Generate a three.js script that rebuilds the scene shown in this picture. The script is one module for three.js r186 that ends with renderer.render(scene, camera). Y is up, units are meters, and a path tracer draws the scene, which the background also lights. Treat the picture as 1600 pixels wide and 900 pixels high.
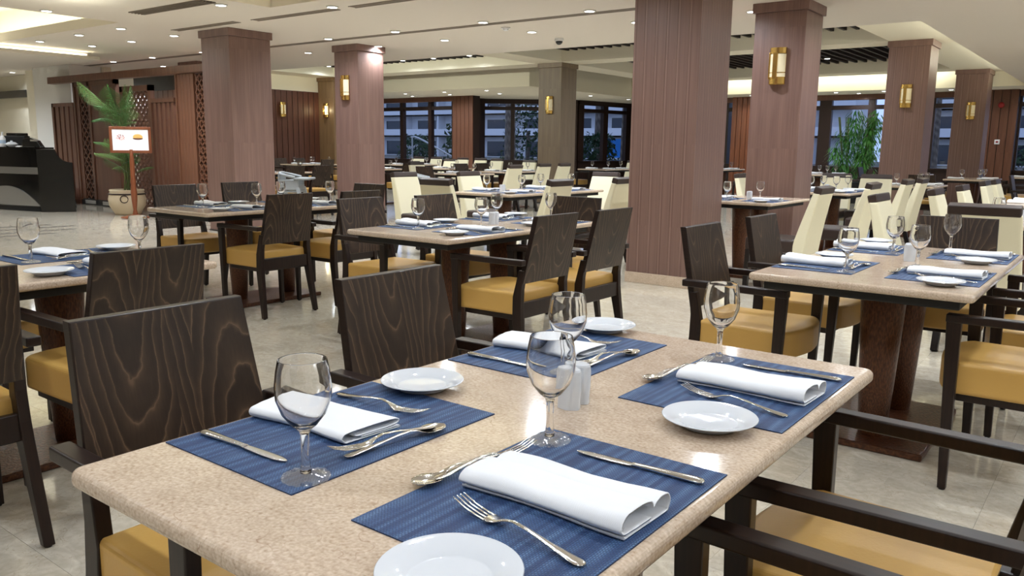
import * as THREE from 'three';
import { RoundedBoxGeometry } from 'three/addons/geometries/RoundedBoxGeometry.js';
import { mergeGeometries, mergeVertices, toCreasedNormals } from 'three/addons/utils/BufferGeometryUtils.js';
import { ImprovedNoise } from 'three/addons/math/ImprovedNoise.js';
import { RectAreaLightUniformsLib } from 'three/addons/lights/RectAreaLightUniformsLib.js';

// ---------------------------------------------------------------- camera, sky, large lights, exposure
const scene = new THREE.Scene();
const camera = new THREE.PerspectiveCamera(2 * Math.atan(450 / 1271.73) * 180 / Math.PI, 1600 / 900, 0.05, 300);
camera.position.set(1.2089, 1.2283, 0.6598);
camera.rotation.set(-0.1709, 0.6512, 0.0123, 'YXZ');
const renderer = new THREE.WebGLRenderer({ antialias: true });
renderer.toneMapping = THREE.LinearToneMapping;
renderer.toneMappingExposure = 0.78;
renderer.shadowMap.enabled = true;
RectAreaLightUniformsLib.init();
scene.background = new THREE.Color().setRGB(0.34, 0.47, 0.80);       // even blue dusk sky
scene.backgroundIntensity = 2.1;
const SPOT = 10, COVE = 14;                                            // downlights (candela), cove strips
const WARM = new THREE.Color().setRGB(0.92, 1, 1.1), COVEC = new THREE.Color().setRGB(0.98, 1, 0.84);

// ---------------------------------------------------------------- helpers
const V3 = (x, y, z) => new THREE.Vector3(x, y, z);
let seed = 7;
const rnd = () => { seed = (seed * 1664525 + 1013904223) >>> 0; return seed / 4294967296; };
const rr = (a, b) => a + (b - a) * rnd();
const noise = new ImprovedNoise();
const N = (x, y, z = 0) => noise.noise(x, y, z);
const fbm = (x, y, z = 0, o = 4) => { let s = 0, a = 0.5, f = 1; for (let i = 0; i < o; i++) { s += a * N(x * f, y * f, z + i * 7.3); a *= 0.5; f *= 2; } return s; };
const clamp = THREE.MathUtils.clamp, mix = THREE.MathUtils.lerp;
const used = {};
function numbered(name) { used[name] = (used[name] ?? -1) + 1; return used[name] ? name + '_' + String(used[name]).padStart(3, '0') : name; }
function tag(o, label, category, group, kind) {
  o.userData = {};
  if (label) o.userData.label = label;
  if (category) o.userData.category = category;
  if (group) o.userData.group = group;
  if (kind) o.userData.kind = kind;
  return o;
}
function thing(name, label, category, [x, y, z] = [0, 0, 0], turn = 0, group, kind) {
  const o = new THREE.Group(); o.name = numbered(name); o.position.set(x, y, z); o.rotation.y = turn;
  scene.add(o); return tag(o, label, category, group, kind);
}
function part(name, geo, mat, parent, label) {
  const m = new THREE.Mesh(Array.isArray(geo) ? merge(geo) : geo, mat); m.name = name;
  if (label) m.userData.label = label;
  parent.add(m); return m;
}
function single(name, geo, mat, label, category, group, kind) {
  const m = new THREE.Mesh(Array.isArray(geo) ? merge(geo) : geo, mat); m.name = numbered(name); scene.add(m);
  return tag(m, label, category, group, kind);
}
const struct = (name, geo, mat, label) => single(name, geo, mat, label, null, null, 'structure');
const structGroup = (name, label, pos, turn) => thing(name, label, null, pos, turn, null, 'structure');
function dup(proto, name, label, group, [x, y, z], turn = 0) {
  const o = proto.clone(); o.name = numbered(name); o.position.set(x, y, z); o.rotation.y = turn;
  o.userData = { label, category: proto.userData.category }; if (group) o.userData.group = group;
  scene.add(o); return o;
}
function merge(list) {
  const gs = list.map((g) => { const h = g.index ? g.toNonIndexed() : g.clone(); for (const k of Object.keys(h.attributes)) if (!['position', 'normal', 'uv'].includes(k)) h.deleteAttribute(k); return h; });
  return gs.length === 1 ? gs[0] : mergeGeometries(gs);
}
function box(w, h, d, x = 0, y = 0, z = 0) { const g = new THREE.BoxGeometry(w, h, d); g.translate(x, y, z); return boxUV(g); }
function span(x0, x1, y0, y1, z0, z1) { return box(Math.abs(x1 - x0), Math.abs(y1 - y0), Math.abs(z1 - z0), (x0 + x1) / 2, (y0 + y1) / 2, (z0 + z1) / 2); }
function rbox(w, h, d, r, x = 0, y = 0, z = 0, s = 2) { const g = new RoundedBoxGeometry(w, h, d, s, Math.min(r, w / 2.01, h / 2.01, d / 2.01)); g.translate(x, y, z); return boxUV(g); }
// uv in metres from position, by the dominant direction of the normal
function boxUV(g) {
  const p = g.attributes.position, n = g.attributes.normal, uv = new Float32Array(p.count * 2);
  for (let i = 0; i < p.count; i++) {
    const ax = Math.abs(n.getX(i)), ay = Math.abs(n.getY(i)), az = Math.abs(n.getZ(i));
    if (ay >= ax && ay >= az) { uv[2 * i] = p.getX(i); uv[2 * i + 1] = p.getZ(i); }
    else if (ax >= az) { uv[2 * i] = p.getZ(i); uv[2 * i + 1] = p.getY(i); }
    else { uv[2 * i] = p.getX(i); uv[2 * i + 1] = p.getY(i); }
  }
  g.setAttribute('uv', new THREE.BufferAttribute(uv, 2)); return g;
}
function warp(g, f) {
  const p = g.attributes.position, v = V3();
  for (let i = 0; i < p.count; i++) { v.fromBufferAttribute(p, i); f(v); p.setXYZ(i, v.x, v.y, v.z); }
  g.computeVertexNormals(); return g;
}
const lathe = (pts, n = 40) => new THREE.LatheGeometry(pts.map(([r, y]) => new THREE.Vector2(r, y)), n);
function extrude(points, depth, bevel = 0, seg = 2) {
  const s = points instanceof THREE.Shape ? points : new THREE.Shape(points.map(([x, y]) => new THREE.Vector2(x, y)));
  return new THREE.ExtrudeGeometry(s, { depth: depth - 2 * bevel, bevelEnabled: bevel > 0, bevelThickness: bevel, bevelSize: bevel, bevelOffset: -bevel, bevelSegments: seg, steps: 1, curveSegments: 10 }).translate(0, 0, bevel);
}
function bar(a, b, w, d) {                                            // square bar between two points
  const L = a.distanceTo(b), g = new THREE.BoxGeometry(w, L, d);
  g.applyQuaternion(new THREE.Quaternion().setFromUnitVectors(V3(0, 1, 0), b.clone().sub(a).normalize())); g.translate((a.x + b.x) / 2, (a.y + b.y) / 2, (a.z + b.z) / 2); return g;
}
function tubeAlong(pts, r, n = 24, k = 8) { return new THREE.TubeGeometry(new THREE.CatmullRomCurve3(pts), n, r, k, false); }
function roundRect(w, l, r) {
  const s = new THREE.Shape(), x = w / 2, y = l / 2;
  s.moveTo(-x + r, -y); s.lineTo(x - r, -y); s.quadraticCurveTo(x, -y, x, -y + r); s.lineTo(x, y - r); s.quadraticCurveTo(x, y, x - r, y);
  s.lineTo(-x + r, y); s.quadraticCurveTo(-x, y, -x, y - r); s.lineTo(-x, -y + r); s.quadraticCurveTo(-x, -y, -x + r, -y); return s;
}
// closed lens-shaped cross-sections along z: stations [z, halfWidth, y, dish, thickness]
function loft(st, k = 7) {
  const rows = st.map(([z, w, y, dish, t]) => {
    const r = [];
    for (let i = 0; i <= k; i++) { const u = -1 + 2 * i / k; r.push([u * w, y + dish * u * u + t * 0.5 * Math.sqrt(Math.max(0, 1 - u * u)), z]); }
    for (let i = k - 1; i > 0; i--) { const u = -1 + 2 * i / k; r.push([u * w, y + dish * u * u - t * 0.5 * Math.sqrt(Math.max(0, 1 - u * u)), z]); }
    return r;
  });
  const m = rows[0].length, pos = [], idx = [];
  rows.forEach((r) => r.forEach((p) => pos.push(...p)));
  for (let j = 0; j < rows.length - 1; j++) for (let i = 0; i < m; i++) { const a = j * m + i, b = j * m + (i + 1) % m; idx.push(a, b, a + m, b, b + m, a + m); }
  for (const [j, flip] of [[0, 1], [rows.length - 1, 0]]) for (let i = 1; i < m - 1; i++) idx.push(j * m, j * m + (flip ? i + 1 : i), j * m + (flip ? i : i + 1));
  const g = new THREE.BufferGeometry(); g.setAttribute('position', new THREE.Float32BufferAttribute(pos, 3));
  g.setAttribute('uv', new THREE.Float32BufferAttribute(new Float32Array(pos.length / 3 * 2), 2)); g.setIndex(idx); g.computeVertexNormals();
  return g;
}

// ---------------------------------------------------------------- textures
function tex(w, h, f, { srgb = true, rx = 1, ry = 1 } = {}) {
  const d = new Uint8Array(w * h * 4);
  for (let j = 0; j < h; j++) for (let i = 0; i < w; i++) {
    const c = f(i / w, j / h), k = (j * w + i) * 4;
    if (typeof c === 'number') d[k] = d[k + 1] = d[k + 2] = clamp(c * 255, 0, 255); else { d[k] = clamp(c[0], 0, 255); d[k + 1] = clamp(c[1], 0, 255); d[k + 2] = clamp(c[2], 0, 255); }
    d[k + 3] = 255;
  }
  const t = new THREE.DataTexture(d, w, h); t.wrapS = t.wrapT = THREE.RepeatWrapping; t.magFilter = THREE.LinearFilter; t.minFilter = THREE.LinearMipmapLinearFilter; t.generateMipmaps = true;
  if (srgb) t.colorSpace = THREE.SRGBColorSpace; t.repeat.set(rx, ry); t.needsUpdate = true; return t;
}
const lerp3 = (a, b, t) => [mix(a[0], b[0], t), mix(a[1], b[1], t), mix(a[2], b[2], t)];
const std = (o) => new THREE.MeshStandardMaterial(o), phys = (o) => new THREE.MeshPhysicalMaterial(o);
const rgb = (r, g, b) => new THREE.Color().setRGB(r / 255, g / 255, b / 255, THREE.SRGBColorSpace);

// flat-sawn stained beech: nested cathedral lines, paler than the dark stain
function beech(k) {
  const o = k * 31.7;
  return tex(512, 512, (u, v) => {
    const wx = u + 0.05 * fbm(u * 3 + o, v * 2, 1), wy = v + 0.16 * fbm(u * 5 + o, v * 3, 9);
    const cx = 0.33 + 0.12 * Math.sin(k * 2.1), c2 = cx + 0.5;
    const d1 = Math.hypot((wx - cx) * 3.6, (wy + 0.35 - 0.1 * k) * 0.75), d2 = Math.hypot((wx - c2) * 4.4, (wy - 1.25 + 0.07 * k) * 0.8), d3 = Math.hypot((wx + 0.15) * 4.2, (wy - 0.3) * 0.9);
    const d = Math.min(d1, d2 * 0.96, d3 * 1.02) + 0.06 * fbm(u * 2 + o, v * 2, 3);
    const g = d * 6.2 + 0.25 * fbm(u * 9 + o, v * 7, 5), f = g - Math.floor(g);
    const line = Math.exp(-Math.pow(Math.min(f, 1 - f) / 0.06, 2)) * (0.55 + 0.6 * fbm(u * 6 + o, v * 6, 12)), late = Math.pow(1 - f, 3) * 0.22;
    const pore = fbm(u * 120 + o, v * 14, 2, 2) * 0.16, cloud = fbm(u * 3 + o, v * 3, 20) * 0.3;
    return lerp3([38, 27, 20], [126, 102, 80], clamp(0.1 + line * 0.6 + late * 1.5 + pore * 0.6 + cloud * 0.8, 0, 1));
  }, { rx: 2.1, ry: 2.1 });
}
const fineWood = tex(512, 512, (u, v) => { const s = fbm(u * 90, v * 2.2, 1, 3) * 0.5 + fbm(u * 22, v * 1.1, 4, 2) * 0.35 + fbm(u * 5, v * 2, 8, 2) * 0.25; return lerp3([98, 72, 64], [146, 116, 105], clamp(0.5 + s * 0.9, 0, 1)); }, { rx: 1, ry: 0.8 });
const veneer = tex(256, 512, (u, v) => { const s = fbm(u * 14, v * 2.2, 1, 3) * 0.5 + fbm(u * 4, v * 1.1, 4, 2) * 0.3, e = 0.1 + 0.05 * fbm(v * 5, 3, 7), pale = Math.exp(-Math.pow((u - e) / 0.05, 2)) * (0.7 + fbm(v * 6, 8, 2)), dark = Math.exp(-Math.pow((u - e - 0.12) / 0.04, 2)) * 0.35; return lerp3([98, 72, 64], [158, 128, 116], clamp(0.4 + s * 0.7 + pale * 0.45 - dark, 0, 1)); }, { rx: 1, ry: 0.5 });
const warmWood = tex(512, 512, (u, v) => { const s = fbm(u * 80, v * 2.5, 11, 3) * 0.5 + fbm(u * 16, v * 1.2, 14, 2) * 0.4; return lerp3([80, 48, 34], [130, 88, 66], clamp(0.45 + s * 0.9, 0, 1)); }, { rx: 1, ry: 0.8 });
const darkStain = tex(256, 256, (u, v) => { const s = fbm(u * 40, v * 3, 2, 3); return lerp3([24, 14, 10], [48, 29, 21], clamp(0.45 + s * 0.9, 0, 1)); }, { rx: 3, ry: 2 });
const marbleTop = tex(1024, 1024, (u, v) => {
  const a = fbm(u * 12, v * 12, 1, 5), b = fbm(u * 110, v * 110, 5, 3), fl = Math.pow(clamp(fbm(u * 52 + b, v * 70, 9, 2) * 2.4, 0, 1), 2), vein = Math.exp(-Math.pow((fbm(u * 7, v * 7, 15, 4)) / 0.008, 2)) * clamp(fbm(u * 5, v * 5, 30) * 3, 0, 1);
  let c = lerp3([184, 161, 138], [220, 201, 180], clamp(0.5 + a * 0.5 + b * 1.1, 0, 1));
  c = lerp3(c, [232, 216, 198], fl * 0.6); c = lerp3(c, [140, 106, 82], vein * 0.55 + clamp(-b * 1.2 - 0.32, 0, 0.5)); return c;
}, { rx: 1.6, ry: 1.6 });
const floorTex = tex(1024, 1024, (u, v) => {
  const w = 0.8 * fbm(u * 5, v * 6, 2, 3), s = fbm(u * 5 + w, v * 16 + w * 6, 1, 4), b = fbm(u * 40, v * 40, 7, 3), cr = Math.exp(-Math.pow(fbm(u * 16 + w * 2, v * 22 + w * 3, 21, 4) / 0.014, 2)) + 0.6 * Math.exp(-Math.pow(fbm(u * 34 + w, v * 40, 41, 3) / 0.012, 2));
  let c = lerp3([186, 176, 158], [222, 214, 198], clamp(0.5 + s * 0.8 + b * 0.5, 0, 1));
  return lerp3(c, [158, 140, 114], cr * 0.42 * clamp(0.7 + s * 2, 0, 1));
}, { rx: 1, ry: 1 });
const weave = (u, v) => { const n = 30, a = u * n, b = v * n * 1.8, row = Math.floor(b), f = a + (row % 2) * 0.5 + 0.2 * Math.floor(row / 3); const fx = f - Math.floor(f), fy = b - row; return [Math.pow(Math.sin(Math.PI * fx), 0.6) * Math.pow(Math.sin(Math.PI * fy), 0.7), Math.floor(f), row]; };
const matTex = tex(512, 512, (u, v) => { const [h, i, j] = weave(u, v), t = 0.5 + 0.5 * N(j * 0.37 + 3, i * 0.11), band = clamp(0.55 + 0.9 * N(0.5, j * 0.33, 4), 0.1, 1); return lerp3([30, 54, 96], lerp3([50, 88, 138], [150, 182, 214], t * band), h * (0.25 + 0.75 * band)); }, { rx: 6, ry: 6 });
const matBump = tex(512, 512, (u, v) => weave(u, v)[0], { srgb: false, rx: 6, ry: 6 });
const clothBump = tex(256, 256, (u, v) => 0.5 + 0.25 * Math.sin(u * 400) * Math.sin(v * 400) + 0.4 * fbm(u * 6, v * 6, 3), { srgb: false, rx: 6, ry: 6 });
const leatherBump = tex(256, 256, (u, v) => 0.5 + 0.5 * fbm(u * 30, v * 30, 3, 3), { srgb: false, rx: 4, ry: 4 });
const hammered = tex(256, 256, (u, v) => { const a = fbm(u * 26, v * 26, 3, 3); return lerp3([70, 40, 24], [118, 72, 44], clamp(0.4 + a * 1.5, 0, 1)); }, { rx: 3, ry: 3 });
const hammeredBump = tex(256, 256, (u, v) => 0.5 + fbm(u * 26, v * 26, 3, 3), { srgb: false, rx: 3, ry: 3 });
const barkTex = tex(128, 256, (u, v) => lerp3([66, 58, 52], [118, 108, 98], clamp(0.5 + fbm(u * 12, v * 30, 2, 3) + 0.3 * Math.sin(v * 120 + u * 9), 0, 1)), { rx: 2, ry: 2 });

// ---------------------------------------------------------------- materials
const M = {
  back: [0, 1, 2, 3].map((k) => phys({ map: beech(k), roughness: 0.42, clearcoat: 0.08, clearcoatRoughness: 0.3, specularIntensity: 0.7 })),
  frame: phys({ map: darkStain, roughness: 0.36, specularIntensity: 0.8 }),
  tan: phys({ color: rgb(204, 160, 84), roughness: 0.42, bumpMap: leatherBump, bumpScale: 0.0006 }),
  cream: std({ color: rgb(236, 228, 196), roughness: 0.5, bumpMap: leatherBump, bumpScale: 0.0006 }),
  brownLeather: std({ color: rgb(56, 42, 37), roughness: 0.42, bumpMap: leatherBump, bumpScale: 0.0006 }),
  darkLeg: std({ map: darkStain, color: rgb(170, 160, 160), roughness: 0.4 }),
  marble: phys({ map: marbleTop, roughness: 0.12 }),
  floor: phys({ map: floorTex, roughness: 0.08, specularIntensity: 1.2 }),
  grout: std({ color: rgb(196, 186, 168), roughness: 0.4 }),
  pillar: phys({ map: fineWood, roughness: 0.42 }),
  veneer: phys({ map: veneer, roughness: 0.42 }),
  olive: phys({ map: fineWood, color: new THREE.Color(0.9, 1.12, 0.9), roughness: 0.45 }), amber: phys({ map: fineWood, color: new THREE.Color(1.0, 1.02, 0.6), roughness: 0.45 }),
  warm: phys({ map: warmWood, roughness: 0.42 }),
  redWood: phys({ map: warmWood, color: new THREE.Color(0.62, 0.52, 0.5), roughness: 0.45 }),
  warmPale: phys({ map: warmWood, color: new THREE.Color(1.2, 1.2, 1.15), roughness: 0.42 }),
  darkWood: std({ map: darkStain, roughness: 0.45 }),
  ceiling: std({ color: rgb(222, 213, 200), roughness: 0.92 }),
  cream2: std({ color: rgb(236, 228, 206), roughness: 0.9 }),
  wall: std({ color: rgb(226, 220, 206), roughness: 0.9 }),
  white: std({ color: rgb(240, 238, 232), roughness: 0.85 }),
  slat: std({ map: darkStain, color: rgb(235, 220, 220), roughness: 0.6 }),
  black: std({ color: rgb(14, 13, 13), roughness: 0.6 }),
  gloss: phys({ color: rgb(10, 10, 11), roughness: 0.12, clearcoat: 0.4, clearcoatRoughness: 0.05 }),
  bronze: std({ color: rgb(46, 30, 24), roughness: 0.4, metalness: 0.25 }),
  hammered: phys({ map: hammered, bumpMap: hammeredBump, bumpScale: 0.0015, roughness: 0.32, metalness: 0.25 }),
  steel: std({ color: rgb(222, 220, 216), roughness: 0.13, metalness: 1 }),
  blade: std({ color: rgb(214, 213, 210), roughness: 0.2, metalness: 1 }),
  satin: std({ color: rgb(190, 190, 190), roughness: 0.32, metalness: 1 }),
  brass: std({ color: rgb(214, 178, 104), roughness: 0.24, metalness: 1 }),
  shade: phys({ color: rgb(240, 226, 190), roughness: 0.35, clearcoat: 0.3 }), shadeLit: phys({ color: rgb(240, 226, 190), roughness: 0.5, emissive: new THREE.Color(1, 0.8, 0.35), emissiveIntensity: 1.1 }),
  china: phys({ color: rgb(218, 222, 228), roughness: 0.06, specularIntensity: 1.3 }),
  cloth: std({ color: rgb(240, 242, 246), roughness: 0.9, bumpMap: clothBump, bumpScale: 0.0008 }),
  mat: std({ map: matTex, bumpMap: matBump, bumpScale: 0.0012, roughness: 0.55 }),
  glass: phys({ color: 0xffffff, roughness: 0, transmission: 1, thickness: 0.01, ior: 1.5 }),
  footGlass: phys({ color: 0xffffff, roughness: 0.04, transmission: 1, thickness: 0, ior: 1.9, side: THREE.DoubleSide }),
  pane: phys({ color: 0xffffff, roughness: 0, transmission: 1, thickness: 0, ior: 1.5 }),
  lamp: std({ color: 0xffffff, emissive: new THREE.Color(0.97, 1, 1), emissiveIntensity: 16 }),
  strip: std({ color: 0xffffff, emissive: new THREE.Color(1, 0.96, 0.72), emissiveIntensity: 2.2 }),
  ring: std({ color: rgb(220, 216, 206), roughness: 0.5 }),
  slot: std({ color: rgb(120, 108, 94), roughness: 0.7 }),
  grey: std({ color: rgb(150, 154, 154), roughness: 0.5 }),
  plastic: std({ color: rgb(240, 240, 240), roughness: 0.4 }),
  red: phys({ color: rgb(150, 22, 20), roughness: 0.3 }),
  pot: std({ color: rgb(196, 178, 148), roughness: 0.7 }),
  soil: std({ color: rgb(70, 56, 44), roughness: 1 }),
  leaf: [rgb(58, 96, 40), rgb(82, 124, 56), rgb(112, 146, 74)].map((c) => phys({ color: c, roughness: 0.55, transmission: 0.25, thickness: 0, side: THREE.DoubleSide })),
  bamboo: [rgb(58, 120, 44), rgb(84, 150, 60)].map((c) => phys({ color: c, roughness: 0.5, transmission: 0.25, thickness: 0, side: THREE.DoubleSide })),
  stem: std({ color: rgb(96, 108, 60), roughness: 0.7 }),
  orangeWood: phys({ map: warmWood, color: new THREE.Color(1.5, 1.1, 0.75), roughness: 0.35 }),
  facade: std({ color: rgb(214, 214, 216), roughness: 0.9 }),
  facadeGlass: phys({ color: rgb(20, 34, 48), roughness: 0.1 }),
  ground: std({ color: rgb(92, 88, 80), roughness: 1 }),
  bark: std({ map: barkTex, roughness: 1 }),
  bush: std({ color: rgb(34, 58, 34), roughness: 1, side: THREE.DoubleSide }),
  blue: std({ color: rgb(30, 120, 200), roughness: 0.5 }),
};

// ================================================================ THE ROOM
const H = 2.765, HB = 3.05, HT = 3.42;                                // main ceiling, beam soffits, top of the coffers
// floor: slab with stone tiles
const floor = struct('floor', span(-22.1, 8.1, -0.2, -0.012, -25, 6.1), M.grout, 'polished cream marble floor laid in square tiles');
{
  const T = 0.6, gap = 0.0008, geos = [];
  for (let k = 0; k < 10; k++) {
    const g = new THREE.BoxGeometry(T - gap, 0.012, T - gap); g.translate(0, -0.006, 0); boxUV(g);
    const uv = g.attributes.uv, ox = rnd(), oy = rnd(), fl = k % 2 ? -1 : 1;
    for (let i = 0; i < uv.count; i++) uv.setXY(i, uv.getX(i) * fl + ox, uv.getY(i) * fl + oy);
    geos.push(g);
  }
  const mats = [[1, 1, 1], [0.97, 0.965, 0.955], [0.94, 0.935, 0.92], [0.985, 0.97, 0.945]].map((c) => { const m = M.floor.clone(); m.color = new THREE.Color(...c); return m; });
  const cells = [], eye = V3(1.2089, 0, 0.66), far = [];
  const yaw = 0.6512, dir = V3(-Math.sin(yaw), 0, -Math.cos(yaw));
  for (let x = -21.9 + T / 2; x < 8; x += T) for (let z = -24.9 + T / 2; z < 6; z += T) {
    const d = V3(x, 0, z).sub(eye), fwd = d.dot(dir), side = Math.abs(d.x * dir.z - d.z * dir.x);
    cells.push([x, z, fwd > -0.3 && side < fwd * 0.72 + 0.7 ? d.length() : 1000 + d.length()]);
  }
  cells.sort((a, b) => a[2] - b[2]);
  cells.forEach(([x, z], i) => {
    const g = geos[Math.floor(rnd() * 10)], m = Math.floor(rnd() * 4);
    if (i < 298) { const t = part('tile', g, mats[m], floor); t.position.set(x, 0, z); }
    else far.push(g.clone().translate(x, 0, z));
  });
  const rest = part('tile', mergeGeometries(far), mats[1], floor); rest.userData.kind = 'stuff';
}
[[-11.75, -4.83], [-11.35, -5.02], [-10.88, -4.81], [-10.5, -4.37]].forEach(([x, z], k) => { const m = part('inlay', span(x - 0.035, x + 0.035, -0.004, 0.0006, z, z + 3), M.darkWood, floor); });
// main ceiling, one slab with openings for the two light trays and the raised bay
{
  const s = new THREE.Shape([[-22, -6], [8, -6], [8, 24.6], [-1.06, 24.6], [-1.06, 10.25], [-17.2, 10.25], [-17.2, 15.9], [-22, 15.9]].map(([x, y]) => new THREE.Vector2(x, y)));
  for (const [x0, x1, z0, z1] of [[-16.5, -9.53, 1.4, 4.96], [-6.87, -2.6, 2.2, 5.34]]) {
    s.holes.push(new THREE.Path([[x0, z0], [x1, z0], [x1, z1], [x0, z1]].map(([x, y]) => new THREE.Vector2(x, y))));
  }
  const g = new THREE.ExtrudeGeometry(s, { depth: 0.13, bevelEnabled: false }); g.rotateX(-Math.PI / 2); g.translate(0, H, 0);
  struct('ceiling', boxUV(g), M.ceiling, 'flat beige plaster ceiling with rows of downlights');
  // tray lids and sides above the openings
  [[-16.5, -9.53, -4.96, -1.4], [-6.87, -2.6, -5.34, -2.2]].forEach(([x0, x1, z0, z1], k) => {
    const t = structGroup('trim_' + (k + 1), ['recessed ceiling tray with hidden lighting above the reception counter', 'recessed ceiling tray with hidden lighting nearer the camera'][k]);
    const y = H + 0.56;
    part('panel', [span(x0 - 0.4, x1 + 0.4, y, y + 0.06, z0 - 0.4, z1 + 0.4), span(x0 - 0.4, x0 - 0.34, H + 0.132, y, z0 - 0.4, z1 + 0.4), span(x1 + 0.34, x1 + 0.4, H + 0.132, y, z0 - 0.4, z1 + 0.4), span(x0 - 0.4, x1 + 0.4, H + 0.132, y, z0 - 0.4, z0 - 0.34), span(x0 - 0.4, x1 + 0.4, H + 0.132, y, z1 + 0.34, z1 + 0.4)], M.cream2, t);
    const fit = thing('cove_light', ['warm light strip hidden in the ceiling tray above the counter', 'warm light strip hidden in the nearer ceiling tray'][k], 'cove light');
    part('light_strip', [span(x0 - 0.1, x1 + 0.1, H + 0.134, H + 0.15, z0 - 0.12, z0 - 0.08), span(x0 - 0.12, x0 - 0.08, H + 0.134, H + 0.15, z0, z1), span(x1 + 0.08, x1 + 0.12, H + 0.134, H + 0.15, z0, z1)], M.strip, fit);
    const up = (w, l, x, z) => { const a = new THREE.RectAreaLight(COVEC, COVE * 1.7, w, l); a.position.set(x, H + 0.155, z); a.lookAt(x + (w < l ? Math.sign(x - (x0 + x1) / 2) * 0.1 : 0), H + 0.4, z + (w < l ? 0 : -0.12)); scene.add(a); };
    up(x1 - x0, 0.06, (x0 + x1) / 2, z0 - 0.1); up(0.06, z1 - z0, x0 - 0.1, (z0 + z1) / 2); up(0.06, z1 - z0, x1 + 0.1, (z0 + z1) / 2);
  });
}
// shell
struct('wall_right', span(8, 8.2, -0.2, 3.7, -25, 6.2), M.wall, 'plain pale wall on the right side of the hall');
struct('wall_back', span(-22, 8.2, -0.2, 3.7, 6, 6.2), M.wall, 'plain pale wall behind the camera');
struct('wall_left', span(-22.2, -22, -0.2, 3.7, -18.4, 6.2), M.wall, 'plain pale wall on the left side of the hall');
struct('wall_entrance', [span(-22, -16.0, 0, H, -8.1, -7.95)], M.cream2, 'cream wall behind the black reception counter');
struct('column', [span(-18.6, -17.77, 0, H, -7.94, -7.5)], M.cream2, 'cream pilaster between the cream wall and the white column');
struct('column', [span(-17.76, -16.1, 0, H, -7.94, -7.3)], M.white, 'broad white column beside the wooden screens');
struct('roof', [span(-22.2, 8.2, 3.5, 3.7, -18.4, 6.2), span(-15.7, 8.2, 3.5, 3.7, -22.6, -18.4), span(-13.2, -8.6, 3.5, 3.7, -24.6, -22.6)], M.black, 'dark void above the slatted ceiling');
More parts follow.
